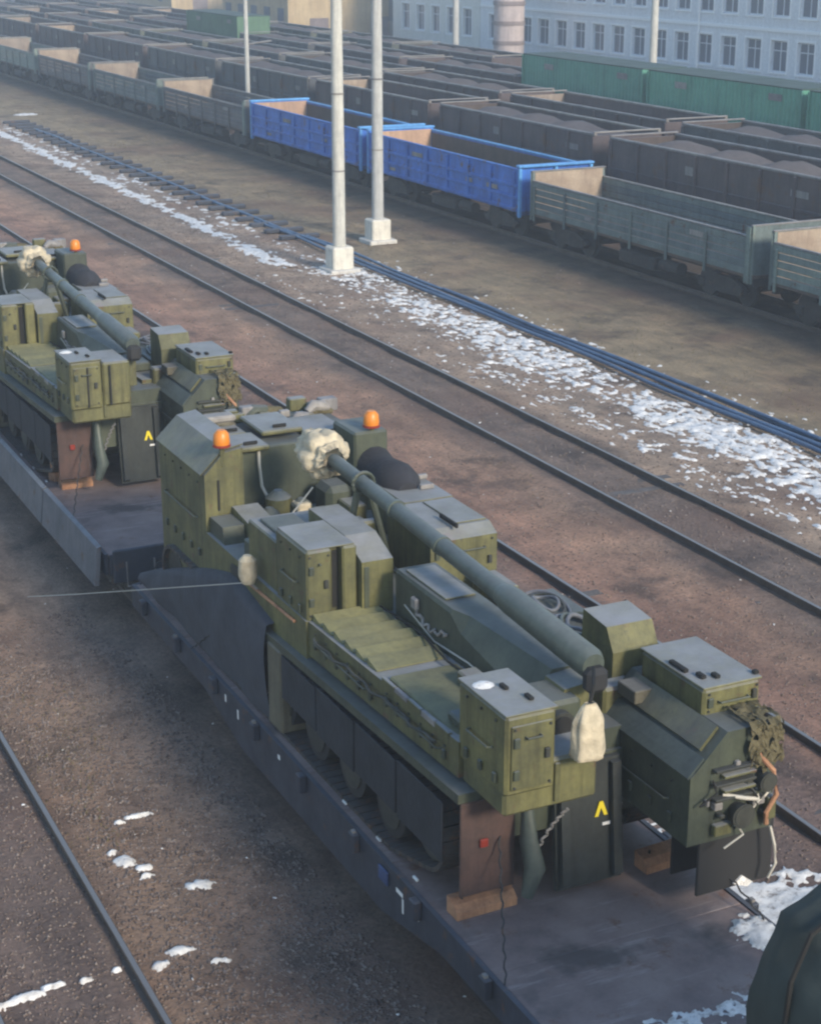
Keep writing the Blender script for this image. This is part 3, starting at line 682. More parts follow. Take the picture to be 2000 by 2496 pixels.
    MB().tube([(9.74, 12.0, 2.2), (9.78, 11.96, 2.0), (9.80, 11.95, 1.8), (9.76, 12.0, 1.62)], .016, 6).build('tow_cable', 'rope', G)
    bx('mud_flap', 8.98, 9.62, 12.55, 12.58, 1.55, 2.4, 'rubber', G, .01); bx('mud_flap', 6.82, 7.42, 12.98, 13.01, 1.62, 2.64, 'flap_red', G, .01)
    bx('mud_flap', 9.60, 9.625, 12.58, 15.2, 1.62, 2.34, 'rubber', G, .01)
    bx('mud_flap', 9.02, 9.92, 12.16, 12.20, 1.50, 2.22, 'rubber', G, .012)
    MB().prism('y', [(9.45, 1.55), (9.55, 1.62), (9.68, 1.52), (9.62, 1.48)], 12.135, 12.158).build('snow_patch', 'snow', G)
    for k in range(4): bx('shade_flap', 6.775, 6.80, 13.3 + k * 1.06, 14.32 + k * 1.06, 1.86 + .02 * (k % 2), 2.52 - .03 * k, 'shade_flap', G, .008)  # added dark panels that stand for the shade over the wheels
    for k in range(3): bx('wheel_snow', 6.80, 6.83, 13.9 + k * .9, 14.0 + k * .9, 1.31, 1.34, 'snow', G, .006)
    # centre rear plate, marks, chain, tail lamp
    MB().prism('x', [(13.02, 1.42), (12.96, 1.42), (13.08, 2.73), (13.14, 2.73)], 7.90, 8.66).build('spade', 'spade', G)
    for x in (7.98, 8.58): MB().prism('x', [(12.94, 1.45), (12.88, 1.5), (13.0, 2.7), (13.07, 2.7)], x - .05, x + .05).build('spade_rib', 'spade', G)
    y0 = 13.02
    MB().prism('y', [(8.35, 2.13), (8.39, 2.13), (8.42, 2.22), (8.46, 2.13), (8.50, 2.13), (8.44, 2.29), (8.40, 2.29)], y0 - .012, y0).build('yellow_mark', 'yellow', G)
    MB().box(8.44, 8.54, y0 - .02, y0 - .008, 2.02, 2.05).build('white_mark', 'white', G); MB().box(8.64, 8.655, y0 - .03, y0 - .01, 2.14, 2.24).build('white_mark', 'white', G)
    MB().tube([(7.68 - .16 * t + .02 * math.sin(t * 50), 12.45 + .45 * t, 2.66 - .86 * t + .08 * math.sin(3.14 * t)) for t in np.linspace(0, 1, 40)], .014, 6).build('tie_chain', 'rim', G)
    MB().tube([(7.5, 12.9, 2.66), (7.47, 12.8, 2.2), (7.52, 12.75, 1.9), (7.42, 12.72, 1.62)], [.05, .09, .11, .06], 10).build('canvas_bundle', 'gun', G, True)
    bx('tail_lamp', 7.02, 7.11, 12.94, 12.975, 2.14, 2.23, 'red', G, .012)
    # canvas bag hanging at the breech
    V = []; F = []; n = 40; mm = 20
    for j in range(mm):
        t = j / (mm - 1); r = (.05 + .105 * min(1, t * 3.2) ** .7 + .022 * t) * (1 if j < mm - 1 else .6)
        for k in range(n):
            a = 6.28318 * k / n; q = r * (1 + .10 * math.sin(5 * a + 1.5 * t) * t - .25 * abs(mnoise.noise(Vector((math.cos(a) * 3.5, math.sin(a) * 3.5, t * 1.2)))) + .08 * mnoise.noise(Vector((math.cos(a) * 2, math.sin(a) * 2, t * 3))))
            V.append((7.74 + q * math.cos(a), 12.22 + q * .7 * math.sin(a), 3.85 - .57 * t))
    for j in range(mm - 1):
        for k in range(n): F.append((j * n + k, j * n + (k + 1) % n, (j + 1) * n + (k + 1) % n, (j + 1) * n + k))
    F.append(tuple(range(n))); F.append(tuple(range((mm - 1) * n, mm * n)))
    raw('canvas_bag', V, F, 'tan', G, True)
    MB().tube([(7.74, 12.22, 3.83), (7.80, 12.25, 4.0), (7.95, 12.5, 4.05)], .02, 6).build('bag_strap', 'slot', G)
    # coiled hoses on the right platform
    bx('hose_shelf', 9.05, 9.88, 14.5, 16.5, 3.06, 3.11, 'olive_dark', G)
    for k in range(4):
        r = .42 - .07 * k; MB().tube([(9.50 + r * .8 * math.cos(a), 15.15 + r * 1.3 * math.sin(a), 3.14 + .02 * k + .03 * math.sin(3 * a + k)) for a in np.linspace(0, 6.2832, 29)], .026, 8).build('hose_coil', 'side_board' if k % 2 else 'gun', G, True)
    for k in range(3):
        r = .34 - .08 * k; MB().tube([(9.48 + r * .7 * math.cos(a), 16.0 + r * 1.2 * math.sin(a), 3.14 + .02 * k + .03 * math.sin(2 * a + k)) for a in np.linspace(0, 6.2832, 25)], .022, 8).build('hose_coil', 'wheel' if k % 2 else 'side_board', G, True)
    # front end: tall left box, crossing roof, posts with amber lamps
    fb = MB().prism('y', [(6.90, 1.95), (7.44, 1.95), (7.44, 4.12), (7.18, 4.08), (6.90, 3.80)], 20.4, 22.3).build('front_box', 'olive', G)
    bx('slit', 7.07, 7.10, 20.385, 20.398, 3.30, 3.72, 'slot', fb, .003); bx('door_panel', 6.95, 7.40, 20.382, 20.399, 2.2, 3.2, 'olive', fb, .006)
    MB().prism('y', [(6.86, 3.79), (7.18, 4.10), (7.46, 4.145), (7.46, 4.16), (7.18, 4.115), (6.86, 3.805)], 20.45, 22.32).build('roof_sheet', 'olive', fb)
    MB().prism('x', [(19.55, 2.98), (19.55, 3.26), (20.38, 3.34), (20.38, 2.98)], 7.26, 7.62).build('step_box', 'olive', G)
    MB().prism('x', [(19.5, 2.0), (19.9, 3.24), (20.38, 3.24), (20.38, 2.0)], 6.95, 7.25).build('splash_plate', 'olive_dark', G)
    bx('front_wall', 7.46, 9.0, 20.95, 21.1, 2.98, 3.92, 'olive_dark', G)
    bx('front_cabin', 7.46, 9.48, 21.1, 22.3, 2.98, 3.90, 'olive_dark', G, .04)
    for (x0, x1, y0, y1, z) in ((7.5, 7.98, 20.8, 21.5, 3.98), (8.02, 8.62, 21.2, 22.1, 4.05), (8.64, 9.25, 20.9, 22.0, 3.97), (7.55, 7.95, 21.6, 22.2, 3.95)):
        hp = bx('roof_hatch', x0, x1, y0, y1, z - .07, z, 'olive', G, .02); bx('hatch_handle', (x0 + x1) / 2 - .1, (x0 + x1) / 2 + .1, y0 + .1, y0 + .13, z + .002, z + .05, 'slot', hp, .008)
    bx('stowed_tube', 7.5, 7.95, 22.0, 22.25, 4.0, 4.1, 'rim', G, .03)
    for x in (7.16, 9.30):
        p_ = MB().tube([(x, 20.42, 3.9 if x < 8 else 2.98), (x, 20.42, 4.20)], .035, 8).build('lamp_post', 'olive', G)
        MB().tube([(x, 20.42, 4.20), (x, 20.42, 4.23), (x, 20.42, 4.34), (x, 20.42, 4.39)], [.105, .11, .10, .055], 16).build('amber_lamp', 'orange', p_, True)
        MB().tube([(x, 20.42, 4.17), (x, 20.42, 4.20)], .12, 16).build('lamp_base', 'red', p_)
    bx('lamp_box', 9.02, 9.52, 20.36, 21.1, 2.98, 4.12, 'olive_dark', G, .03)
    bx('seat', 8.55, 8.95, 20.2, 20.7, 3.0, 3.45, 'olive_dark', G, .08)
    MB().tube([(7.85, 20.9, 3.95), (7.84, 20.86, 3.7), (7.86, 20.84, 3.4), (7.95, 20.7, 3.15)], .022, 6).build('canvas_strap', 'rope', G)
    MB().tube([(7.75, 19.6, 3.35), (8.05, 19.5, 3.75)], .012, 6).build('brace_wire', 'rope', G)
    for k, (x, y, z, r) in enumerate(((7.75, 20.3, 3.12, .16), (8.0, 20.6, 3.2, .2), (7.72, 19.9, 3.08, .12), (8.25, 20.4, 3.15, .16), (7.95, 20.1, 3.1, .12))):
        MB().tube([(x, y, z - r), (x, y, z - r * .4), (x, y, z + r * .5), (x, y, z + r)], [r * .8, r, r * .9, r * .3], 12).build('canister', ('olive_dark', 'olive', 'wood_new', 'olive_dark', 'gun')[k], G, True)
    bx('bench', 8.05, 8.7, 18.9, 19.45, 2.98, 3.3, 'olive', G, .04); bx('bench', 8.1, 8.65, 18.75, 18.9, 3.0, 3.45, 'olive', G, .03)
    # hinges, latches, handles, bolts
    def face_y(x0, x1, y, z0, z1, par, n=2):
        for k in range(n):
            z = z0 + (z1 - z0) * (k + .5) / n
            bx('hinge', x0 + .015, x0 + .075, y - .028, y - .002, z - .05, z + .05, 'olive_dark', par, .006)
        bx('latch', x1 - .09, x1 - .04, y - .035, y - .002, (z0 + z1) / 2 - .04, (z0 + z1) / 2 + .06, 'wheel', par, .006)
        MB().tube([(x0 + .14, y - .004, z1 - .12), (x0 + .14, y - .05, z1 - .12), (x1 - .14, y - .05, z1 - .12), (x1 - .14, y - .004, z1 - .12)], .011, 6).build('handle', 'olive_dark', par)
        for (x, z) in ((x0 + .03, z0 + .03), (x1 - .03, z0 + .03), (x0 + .03, z1 - .03), (x1 - .03, z1 - .03)): MB().tube([(x, y - .016, z), (x, y - .001, z)], .014, 6).build('bolt', 'wheel', par)
    def face_x(x, y0, y1, z0, z1, par, n=3):
        for k in range(n):
            y = y0 + (y1 - y0) * (k + .5) / n
            bx('bracket', x - .03, x - .002, y - .03, y + .03, z0 + .02, z0 + .12, 'olive_dark', par, .006)
            MB().tube([(x - .014, y, z1 - .05), (x - .001, y, z1 - .05)], .015, 6).build('bolt', 'wheel', par)
        MB().tube([(x - .004, y0 + .2, (z0 + z1) / 2), (x - .055, y0 + .22, (z0 + z1) / 2), (x - .055, y1 - .22, (z0 + z1) / 2), (x - .004, y1 - .2, (z0 + z1) / 2)], .011, 6).build('grab_rail', 'olive_dark', par)
    face_y(7.0, 7.43, 12.333, 3.05, 3.70, nb); face_x(6.948, 12.4, 13.25, 3.05, 3.75, nb)
    face_y(9.16, 9.78, 12.378, 3.36, 3.60, rb, 1); face_y(6.93, 7.22, 16.998, 3.05, 3.82, c); face_x(6.918, 17.05, 17.9, 3.05, 3.8, c)
    face_y(8.66, 9.48, 17.246, 3.0, 3.6, G); face_y(6.97, 7.38, 20.38, 2.25, 3.18, fb); face_x(6.898, 20.5, 22.2, 2.6, 3.7, fb, 5); face_y(9.02, 9.64, 18.748, 3.05, 3.55, gb)
    face_x(6.928, 13.4, 15.0, 2.84, 3.05, sp, 6); face_x(6.918, 15.1, 16.9, 2.75, 3.0, sp, 6); face_x(8.738, 12.1, 13.5, 2.35, 2.85, G, 4)
    # shovel, crowbar and tow rope strapped along the left side
    MB().tube([(6.88, 17.3, 2.92), (6.88, 19.1, 2.86)], .02, 7).build('shovel_handle', 'wood_new', G); MB().prism('x', [(19.1, 2.78), (19.4, 2.80), (19.45, 2.86), (19.4, 2.93), (19.1, 2.95)], 6.87, 6.885).build('shovel_blade', 'wheel', G)
    MB().tube([(6.87 - .02 * math.sin(t * 40), 16.7 - 3.1 * t, 2.93 + .10 * t - .05 * abs(math.sin(t * 9.4))) for t in np.linspace(0, 1, 60)], .016, 6).build('tow_rope', 'wheel', G)
    # antenna base, small boxes and cable runs on the platforms
    for (x0, x1, y0_, y1_, z0, z1, mt) in ((7.55, 7.78, 14.1, 14.5, 3.16, 3.30, 'olive'), (7.06, 7.30, 13.45, 13.75, 3.16, 3.26, 'olive_dark'), (9.1, 9.42, 16.5, 17.1, 3.0, 3.22, 'olive'), (8.62, 8.85, 16.3, 16.9, 3.0, 3.16, 'olive_dark'),
                                          (8.6, 8.9, 14.2, 14.7, 3.05, 3.2, 'olive_dark'), (8.7, 8.95, 19.8, 20.2, 3.0, 3.3, 'olive'), (7.05, 7.4, 19.0, 19.4, 3.02, 3.25, 'olive_dark')):
        bx('small_box', x0, x1, y0_, y1_, z0, z1, mt, G, .02)
    MB().tube([(7.75, 16.8, 3.14), (7.79, 15.9, 3.17), (7.7, 15.0, 3.17), (7.76, 14.0, 3.18), (7.6, 13.4, 3.17)], .014, 6).build('cable', 'slot', G)
    MB().tube([(8.6, 17.2, 3.0), (8.75, 16.2, 3.06), (8.66, 15.2, 3.08), (8.72, 14.4, 3.1)], .018, 6).build('cable', 'slot', G)
    # twisted lashing wires down to the deck
    for (a_, b_) in (((7.3, 13.1, 2.3), (6.74, 11.9, 1.33)), ((9.1, 13.1, 2.3), (9.56, 11.75, 1.33)), ((6.9, 19.4, 2.2), (6.70, 20.6, 1.33)), ((7.5, 22.85, 2.3), (6.8, 23.2, 1.33)), ((8.9, 22.85, 2.3), (9.5, 23.2, 1.33))):
        a_, b_ = Vector(a_), Vector(b_); MB().tube([a_.lerp(b_, t) + Vector((.012 * math.cos(t * 60), 0, .012 * math.sin(t * 60))) for t in np.linspace(0, 1, 40)], .010, 5).build('lashing_wire', 'bogie', G)
    # slate sheet hung over the front running gear on the left, with its near end plate
    V = []; F = []; ny, nz = 26, 9
    for j in range(ny):
        t = j / (ny - 1); y = 18.0 + 5.1 * t
        top = 2.62 + .18 * min(1, t / .25) if t < .25 else 2.80 - 1.25 * ((t - .25) / .75) ** 1.2
        for k in range(nz):
            u = k / (nz - 1); z = 1.36 + (top - 1.36) * u
            V.append((6.80 - .05 * math.sin(u * 3.1) + .035 * mnoise.noise(Vector((y * 1.3, z * 1.6, 1))) + .02 * math.sin(y * 5 + u * 3), y, z))
        V.append((7.1, y, top + .03))
    w_ = nz + 1
    for j in range(ny - 1):
        for k in range(w_ - 1): F.append((j * w_ + k, j * w_ + k + 1, (j + 1) * w_ + k + 1, (j + 1) * w_ + k))
    raw('side_sheet', V, F, 'blue_tarp', G, True)
    bx('side_locker', 6.78, 7.45, 17.55, 17.98, 1.36, 2.45, 'side_locker', G, .03)
    # wrapped lamp beside the left cab box
    MB().tube([(6.78, 18.55, 3.34), (6.78, 18.55, 3.28), (6.78, 18.55, 3.08), (6.78, 18.55, 2.98)], [.05, .11, .12, .08], 12).build('wrapped_lamp', 'tan', G, True)
    MB().tube([(6.78, 18.55, 3.0), (6.92, 18.5, 2.85)], .02, 6).build('lamp_bracket', 'rim', G)
    # gear and netting piled along the front edge of the cabin roof
    for k in range(22):
        x = 7.5 + random.random() * 1.9; y = 21.95 + random.random() * .6; r = random.uniform(.05, .12); zb = 3.88 + random.uniform(0, .08)
        if k % 3 == 0: bx('stowed_box', x, x + r * 2.4, y, y + r * 1.6, zb, zb + r * 1.7, ('olive', 'rim', 'wheel')[k % 2], G, .015)
        else: MB().tube([(x, y, zb), (x + r, y + .03, zb + r * .7), (x + 2.4 * r, y + .02, zb + r * .5), (x + 3.2 * r, y, zb + .02)], [r * .5, r * .8, r * .75, r * .3], 9).build('stowed_roll', ('rim', 'net', 'olive_dark', 'net', 'side_locker')[k % 5], G, True)
    bx('bow_rack', 7.45, 9.45, 22.31, 22.75, 3.82, 3.87, 'olive_dark', G, .01)
    for x in (7.55, 8.4, 9.3): MB().tube([(x, 22.7, 3.83), (x, 22.32, 3.45)], .02, 6).build('rack_stay', 'olive_dark', G)
    return G
gun = make_gun()
tag(gun, 'olive tracked self-propelled gun, complete, filling the middle on the near flatcar', 'self-propelled gun', 'guns on the flatcars')
gun2 = copy_tree(gun); gun2.location.y += 14.8
for ch in list(gun2.children):
    nm = ch.name.split('.')[0]
    if nm in ('canvas_bag', 'bag_strap'): bpy.data.objects.remove(ch)
set_org(8.2, 17.2, 1.3)
wb = bx('rear_box', 7.5, 7.97, 12.37, 13.28, 3.0, 3.74, 'olive', gun2, .03)
for x in (7.22, 7.6): bx('door_seam', x, x + .03, 12.322, 12.334, 3.02, 3.7, 'slot', wb, .003)
tag(gun2, 'olive self-propelled gun behind, cut off by the left edge', 'self-propelled gun', 'guns on the flatcars')

# dark tarpaulin load in the lower right corner
def tarp_load():
    root = empty('covered_load', 8.2, 3.0, 1.3, 'dark green tarpaulin load cut off by the lower right corner', 'load')
    V = []; F = []; prof = []
    sec = [(6.52, 1.34), (6.46, 2.2), (6.44, 3.3), (6.50, 4.0), (6.66, 4.30), (7.0, 4.42), (8.2, 4.46), (9.3, 4.40), (9.75, 4.1), (9.86, 3.2), (9.8, 1.34)]
    ny = 60; sec0 = sec; sec = []
    for (p_, q_) in zip(sec0[:-1], sec0[1:]):
        for t in range(5): sec.append((p_[0] + (q_[0] - p_[0]) * t / 5, p_[1] + (q_[1] - p_[1]) * t / 5))
    sec.append(sec0[-1])
    for j in range(ny):
        t = j / (ny - 1); y = 8.05 - 8 * t
        for (x, z) in sec:
            fo = .05 * mnoise.noise(Vector((x * 1.5, y * 2.5, z * 1.5))) - .06 * abs(mnoise.noise(Vector((x * 2.2 + 3, y * 4.5, z * .8)))) + .02 * mnoise.noise(Vector((x * 7, y * 7, z * 7)))
            dx, dz = x - 8.15, z - 2.8; L_ = math.hypot(dx, dz)
            V.append((x + fo * dx / L_, y + .05 * mnoise.noise(Vector((x * 2.5, 0, z * 2.5))), z + (fo * dz / L_ if z > 1.5 else 0)))
    n = len(sec)
    for j in range(ny - 1):
        for k in range(n - 1): F.append((j * n + k, j * n + k + 1, (j + 1) * n + k + 1, (j + 1) * n + k))
    F.append(tuple(range(n))[::-1]); F.append(tuple(range((ny - 1) * n, ny * n)))
    raw('tarpaulin', V, F, 'dark_tarp', root, True)
    for y in (7.6, 5.5, 3.0): MB().tube([(p[0] * 1.0 + (-.03 if p[0] < 8 else .03), y + .1 * math.sin(p[0] * 2), p[1] + .03) for p in sec0], .02, 6).build('lashing_rope', 'slot', root)
tarp_load()

# timber chocks, rubble and small things on the decks
def chock(x0, x1, y, label, h=.14, rz=0.):
    root = empty('timber_chock', (x0 + x1) / 2, y, 1.305, label, 'chock', 'timber chocks under the tracks')
    MB().prism('x', [(y - .10, 1.306), (y + .12, 1.306), (y + .12, 1.306 + h * 1.3), (y - .03, 1.306 + h), (y - .10, 1.306 + h * .6)], x0, x1).build('timber', 'wood_new', root)
    for x in (x0 + .12, x1 - .12): MB().tube([(x, y + .03, 1.36), (x, y + .03, 1.306 + h * 1.32)], .014, 6).build('spike', 'bogie', root)
    root.rotation_euler.z = rz
chock(6.84, 7.52, 13.18, 'orange brown timber chock under the near left track of the complete gun', rz=.02)
chock(9.0, 9.58, 13.12, 'orange brown timber chock under the near right track of the complete gun', rz=.06)
chock(6.95, 7.5, 13.2 + PITCH, 'timber chock under the near end of the cut off gun', .13)
for k, (x, y, dx, dy, h, rz) in enumerate(((7.15, 28.85, .5, .22, .18, .3), (7.42, 29.0, .42, .18, .15, -.4), (7.2, 29.1, .4, .16, .30, .1))):
    o = empty('timber_block', x, y, 1.306, ('broad reddish timber block beside the cut off gun', 'small reddish timber block leaning by the cut off gun', 'tallest reddish timber block by the cut off gun')[k], 'block', 'timber blocks on the far deck')
    bx('block', x - dx / 2, x + dx / 2, y - dy / 2, y + dy / 2, 1.306, 1.306 + h, 'wood_new', o, .02); o.rotation_euler.z = rz
DK1 = blobs([(9.42, 11.55, .26, .42), (9.5, 11.25, .2, .25), (9.3, 11.75, .15, .12)], .25)
def f_dk(x, y): return .75 * bump01(y, 10.72, .22) - .62 + .45 * nz(x, y, 5, 3) + .35 * nz(x, y, 13, 3)
crust('deck_snow', [(8.95, 9.60, 10.95, 12.3, .03, .03, DK1), (7.2, 9.4, 10.2, 11.3, .03, .03, f_dk)], 'thin white snow on the near flatcar deck', lambda x, y: 1.302)
o = MB().tube([(5.9, 26.8, 1e-3), (6.15, 24.45, .84), (6.78, 18.56, 2.98)], .007, 6).build('steel_wire', 'rope', None); tag(o, 'thin pale wire crossing between the two flatcars', 'wire')

# ================================================================== WHITE POSTS
def post(x, y, h, label, r0=.21, base=True, arm=None, group='white concrete posts', z=-.05):
    root = empty('concrete_post', x, y, z, label, 'post', group)
    mb = MB().tube([(x, y, z), (x, y, z + h * .3), (x, y, z + h)], [r0, r0 * .94, r0 * .72], 18).build('shaft', 'concrete', root, True)
    if base:
        b = MB(); b.cbox(x - .36, x + .36, y - .36, y + .36, z, z + .82, .05); b.build('base_block', 'conc_base', root)
        f = MB(); f.cbox(x - .52, x + .52, y - .52, y + .52, z - .1, z + .12, .03); f.build('footing', 'conc_base', root)
        for k, zz in enumerate((3.2, 5.6)): MB().tube([(x, y, z + zz), (x, y, z + zz + .05)], r0 * .98, 16).build('clamp', 'rim', root)
    if arm:
        MB().tube([(x, y, z + arm[2]), (x + arm[0], y + arm[1], z + arm[2] + .2)], .05, 8).build('arm', 'rim', root)
    return root
post(22.1, 50.9, 13, 'tall white concrete post with square base, nearer of the two')
post(25.5, 55.3, 13, 'tall white concrete post with square base, farther of the two')
post(33.5, 89.2, 12, 'slender white post rising beside the grey wagons left of centre', .13, False, (1.2, -.6, 4.6))
post(57, 110.5, 13, 'white post in front of the left part of the pale building', .24, False)
post(60, 90.3, 13, 'white post in front of the middle of the pale building', .25, False)

# ================================================================== WAGONS
ORD = ['first', 'second', 'third', 'fourth', 'fifth', 'sixth', 'seventh', 'eighth', 'ninth', 'tenth', 'eleventh', 'twelfth', 'thirteenth', 'fourteenth', 'fifteenth', 'sixteenth', 'seventeenth', 'eighteenth']
def under(root, xc, L, full=True):
    m = MB(); m.box(xc - .3, xc + .3, .1, L - .1, .75, 1.12); m.box(xc - 1.35, xc + 1.35, .02, .16, .9, 1.14); m.box(xc - 1.35, xc + 1.35, L - .16, L - .02, .9, 1.14)
    m.cbox(xc - 1.2, xc - .5, L * .42, L * .58, .45, .85, .05); m.tube([(xc - 1.0, L * .32, .7), (xc - 1.0, L * .40, .7)], .2, 12)
    m.build('underframe', 'bogie', root)
    if full:
        bogie(root, 1.9, xc); bogie(root, L - 1.9, xc); coupler(root, 0, xc, -.75); coupler(root, L, xc, .75)
def plank_wagon(L=12.5, mat='w_green', lining='w_in', zt=2.30):
    r = empty('plank_wagon', 0, 0, 0); W = 1.42
    under(r, 0, L)
    bx('floor', -W, W, 0, L, 1.14, 1.24, 'w_floor', r)
    n = 5; h = (zt - 1.22) / n
    for s in (-1, 1):
        for k in range(n):
            x = s * (W - .03); z0 = 1.22 + k * h; jig = random.uniform(-.008, .008)
            MB().cbox(x - .03 + jig, x + .03 + jig, .05, L - .05, z0 + .012, z0 + h - .012, .012).build('side_plank', mat if k != n - 1 else mat, r)
        for k in range(7):
            y = .25 + k * (L - .5) / 6; xo = s * (W + .012)
            MB().cbox(min(xo, xo + s * .05), max(xo, xo + s * .05), y - .05, y + .05, 1.0, zt - .12, .01).build('side_post', mat, r)
        bx('top_rail', s * (W - .03) - .05, s * (W - .03) + .05, .05, L - .05, zt + .001, zt + .05, 'rim', r, .01)
    for y, e in ((.03, 0), (L - .09, 1)):
        e0 = MB().cbox(-W - .02, W + .02, y, y + .06, 1.14, 2.62, .01).build('end_wall', mat, r); yl = y + .063 if not e else y - .013; bx('end_lining', -W + .08, W - .08, yl, yl + .01, 1.25, 2.61, lining, e0, .002)
        for x in (-W - .05, W - .03): bx('end_post', x, x + .08, y - .04 if not e else y + .065, y - .003 if not e else y + .10, 1.0, 2.66, 'w_green2', e0, .01)
        bx('end_cap', -W - .05, W + .05, y - .02, y + .08, 2.622, 2.67, 'rim', e0, .01)
    for (y, z, a_, b_) in ((2.4, 1.95, .7, .16), (8.6, 1.5, .4, .12)): MB().box(-W - .012, -W - .007, y, y + a_, z, z + b_).build('stencil_mark', 'rim', r)
    bx('end_ladder', -W - .08, -W - .03, .06, .28, 1.0, 2.6, 'w_green2', r)
    return r
def blue_wagon(L=12.5):
    r = empty('blue_wagon', 0, 0, 0); W = 1.45; zt = 2.54
    under(r, 0, L)
    bx('floor', -W + .1, W - .1, 0.1, L - .1, 1.14, 1.26, 'w_floor', r)
    for s in (-1, 1):
        x = s * (W - .04)
        pan = MB().box(x - .03, x + .03, .06, L - .06, 1.12, zt).build('side_panel', 'blue', r)
        xi = x - s * .034; MB().box(min(xi, xi - s * .01), max(xi, xi - s * .01), .12, L - .12, 1.27, zt - .06).build('side_lining', 'w_floor', r)
        for z in (1.16, 1.56, 1.96): bx('side_rib', x - .03 + s * .062 - .0, x + .03 + s * .062, .06, L - .06, z, z + .12, 'blue', pan, .02)
        for k in range(8):
            y = .3 + k * (L - .6) / 7; xo = x + s * .07; bx('side_post', xo - .03, xo + .03, y - .06, y + .06, 1.12, zt - .03, 'blue', pan, .015)
        if s < 0:
            for (y, z, a_, b_) in ((1.5, 1.74, .8, .15), (3.4, 1.74, .5, .15), (7.5, 2.14, .9, .16), (9.9, 1.36, .5, .12)): MB().box(x - .062, x - .055, y, y + a_, z, z + b_).build('stencil_mark', 'rim', pan)
        bx('top_rail', x - .06, x + .06, .02, L - .02, zt + .001, zt + .08, 'blue_rim' if s > 0 else 'blue', r, .015)
    for y, e in ((.02, -1), (L - .1, 1)):
        ew = MB().box(-W, W, y, y + .08, 1.0, zt + .12).build('end_wall', 'blue', r)
        yi = y + .083 if e < 0 else y - .013
        MB().box(-W + .1, W - .1, yi, yi + .01, 1.27, zt + .08).build('end_lining', 'pinkish', ew)
        yo = y - .12 if e < 0 else y + .083
        for x in (-W - .03, -.06, W - .09): bx('end_post', x, x + .12, yo, yo + .117, .95, zt + .1, 'blue_rim', ew, .02)
        bx('end_cap', -W - .06, W + .06, min(yo, y) - .03, max(yo + .12, y + .1), zt + .122, zt + .21, 'blue_rim', ew, .02)
    return r
def gondola(L=12.8, mat='g_brown', lining='w_floor', zt=3.15, full=False):
    r = empty('gondola_wagon', 0, 0, 0); W = 1.45
    under(r, 0, L, full)
    bx('floor', -W + .05, W - .05, .05, L - .05, 1.2, 1.3, 'w_floor', r)
    for s in (-1, 1):
        x = s * (W - .04); pn = MB().box(x - .03, x + .03, .05, L - .05, 1.15, zt).build('side_wall', mat, r)
        for k in range(8):
            y = .12 + k * (L - .24) / 7; xo = x + s * .072; bx('side_post', xo - .04, xo + .04, y - .07, y + .07, 1.15, zt - .02, mat, pn, .02)
        bx('side_rib', x + s * .052 - .02, x + s * .052 + .02, .06, L - .06, 2.05, 2.15, mat, pn, .01)
        bx('top_rail', x - .07, x + .07, .02, L - .02, zt + .001, zt + .09, 'rim', r, .02)
    for (y, z, a_, b_) in ((1.2, 2.5, .9, .22), (7.4, 2.45, .5, .3), (9.2, 1.6, .7, .12)): MB().box(-W - .012, -W - .008, y, y + a_, z, z + b_).build('stencil_mark', 'rim', r)
    for y in (.05, L - .11):
        ew = MB().box(-W, W, y, y + .06, 1.15, zt).build('end_wall', mat, r); yl = y + .063 if y < 1 else y - .013; MB().box(-W + .1, W - .1, yl, yl + .01, 1.31, zt - .02).build('end_lining', lining, ew); bx('end_cap', -W - .03, W + .03, y - .03, y + .09, zt + .095, zt + .15, 'rim', ew, .015)
    return r
def container_wagon(L=11.3, mat='cont', zt=4.35):
    r = empty('container_wagon', 0, 0, 0); W = 1.22
    under(r, 0, L, False)
    bx('frame', -1.35, 1.35, 0, L, 1.1, 1.4, 'bogie', r)
    n = 40; z0, z1 = 1.46, zt - .06; V = []; F = []
    for s in (-1, 1):
        pts = []
        for k in range(n * 4 + 1):
            y = .06 + (L - .12) * k / (n * 4); ph = k % 4; pts.append((s * (W - (.035 if ph in (2, 3) else 0)), y))
        m_ = MB(); V = [(x, y, z0) for x, y in pts] + [(x, y, z1) for x, y in pts]; N = len(pts)
        m_.add(V, [(i, i + 1, N + i + 1, N + i) for i in range(N - 1)]); m_.build('corrugated_side', mat, r)
    for y in (.05, L - .11): bx('container_end', -W, W, y, y + .06, z0, z1, mat, r)
    bx('container_roof', -W, W, .05, L - .05, z1 + .001, zt, 'roof_green', r)
    for s in (-1, 1):
        bx('bottom_rail', s * W - .04, s * W + .04, .03, L - .03, 1.405, 1.458, mat, r, .01)
        for y in (.03, L - .13): bx('corner_post', s * W - .05, s * W + .05, y, y + .1, z0, z1, mat, r, .01)
    for (y, z) in ((L * .12, 3.75), (L * .72, 3.7)): bx('stencil_mark', -W - .012, -W - .004, y, y + .9, z, z + .28, 'rim', r, .002)
    return r
proto = {'green': plank_wagon(), 'pale': plank_wagon(mat='w_green2'), 'grey': plank_wagon(mat='w_grey'), 'blue': blue_wagon(),
         'brown': gondola(lining='g_in'), 'dark': gondola(mat='g_grey', lining='g_in'), 'olive': gondola(mat='g_olive', lining='g_in'), 'light': gondola(mat='g_brown', lining='w_in'),
         'cont': container_wagon(), 'cont2': container_wagon(mat='cont2')}
used = set()
def wagon(kind, xc, y, label, group):
    if kind in used: o = copy_tree(proto[kind])
    else: o = proto[kind]; used.add(kind)
    o.location = (xc, y, 0); return tag(o, label, 'wagon', group)
G1 = 'open wagons in the nearest parked row'
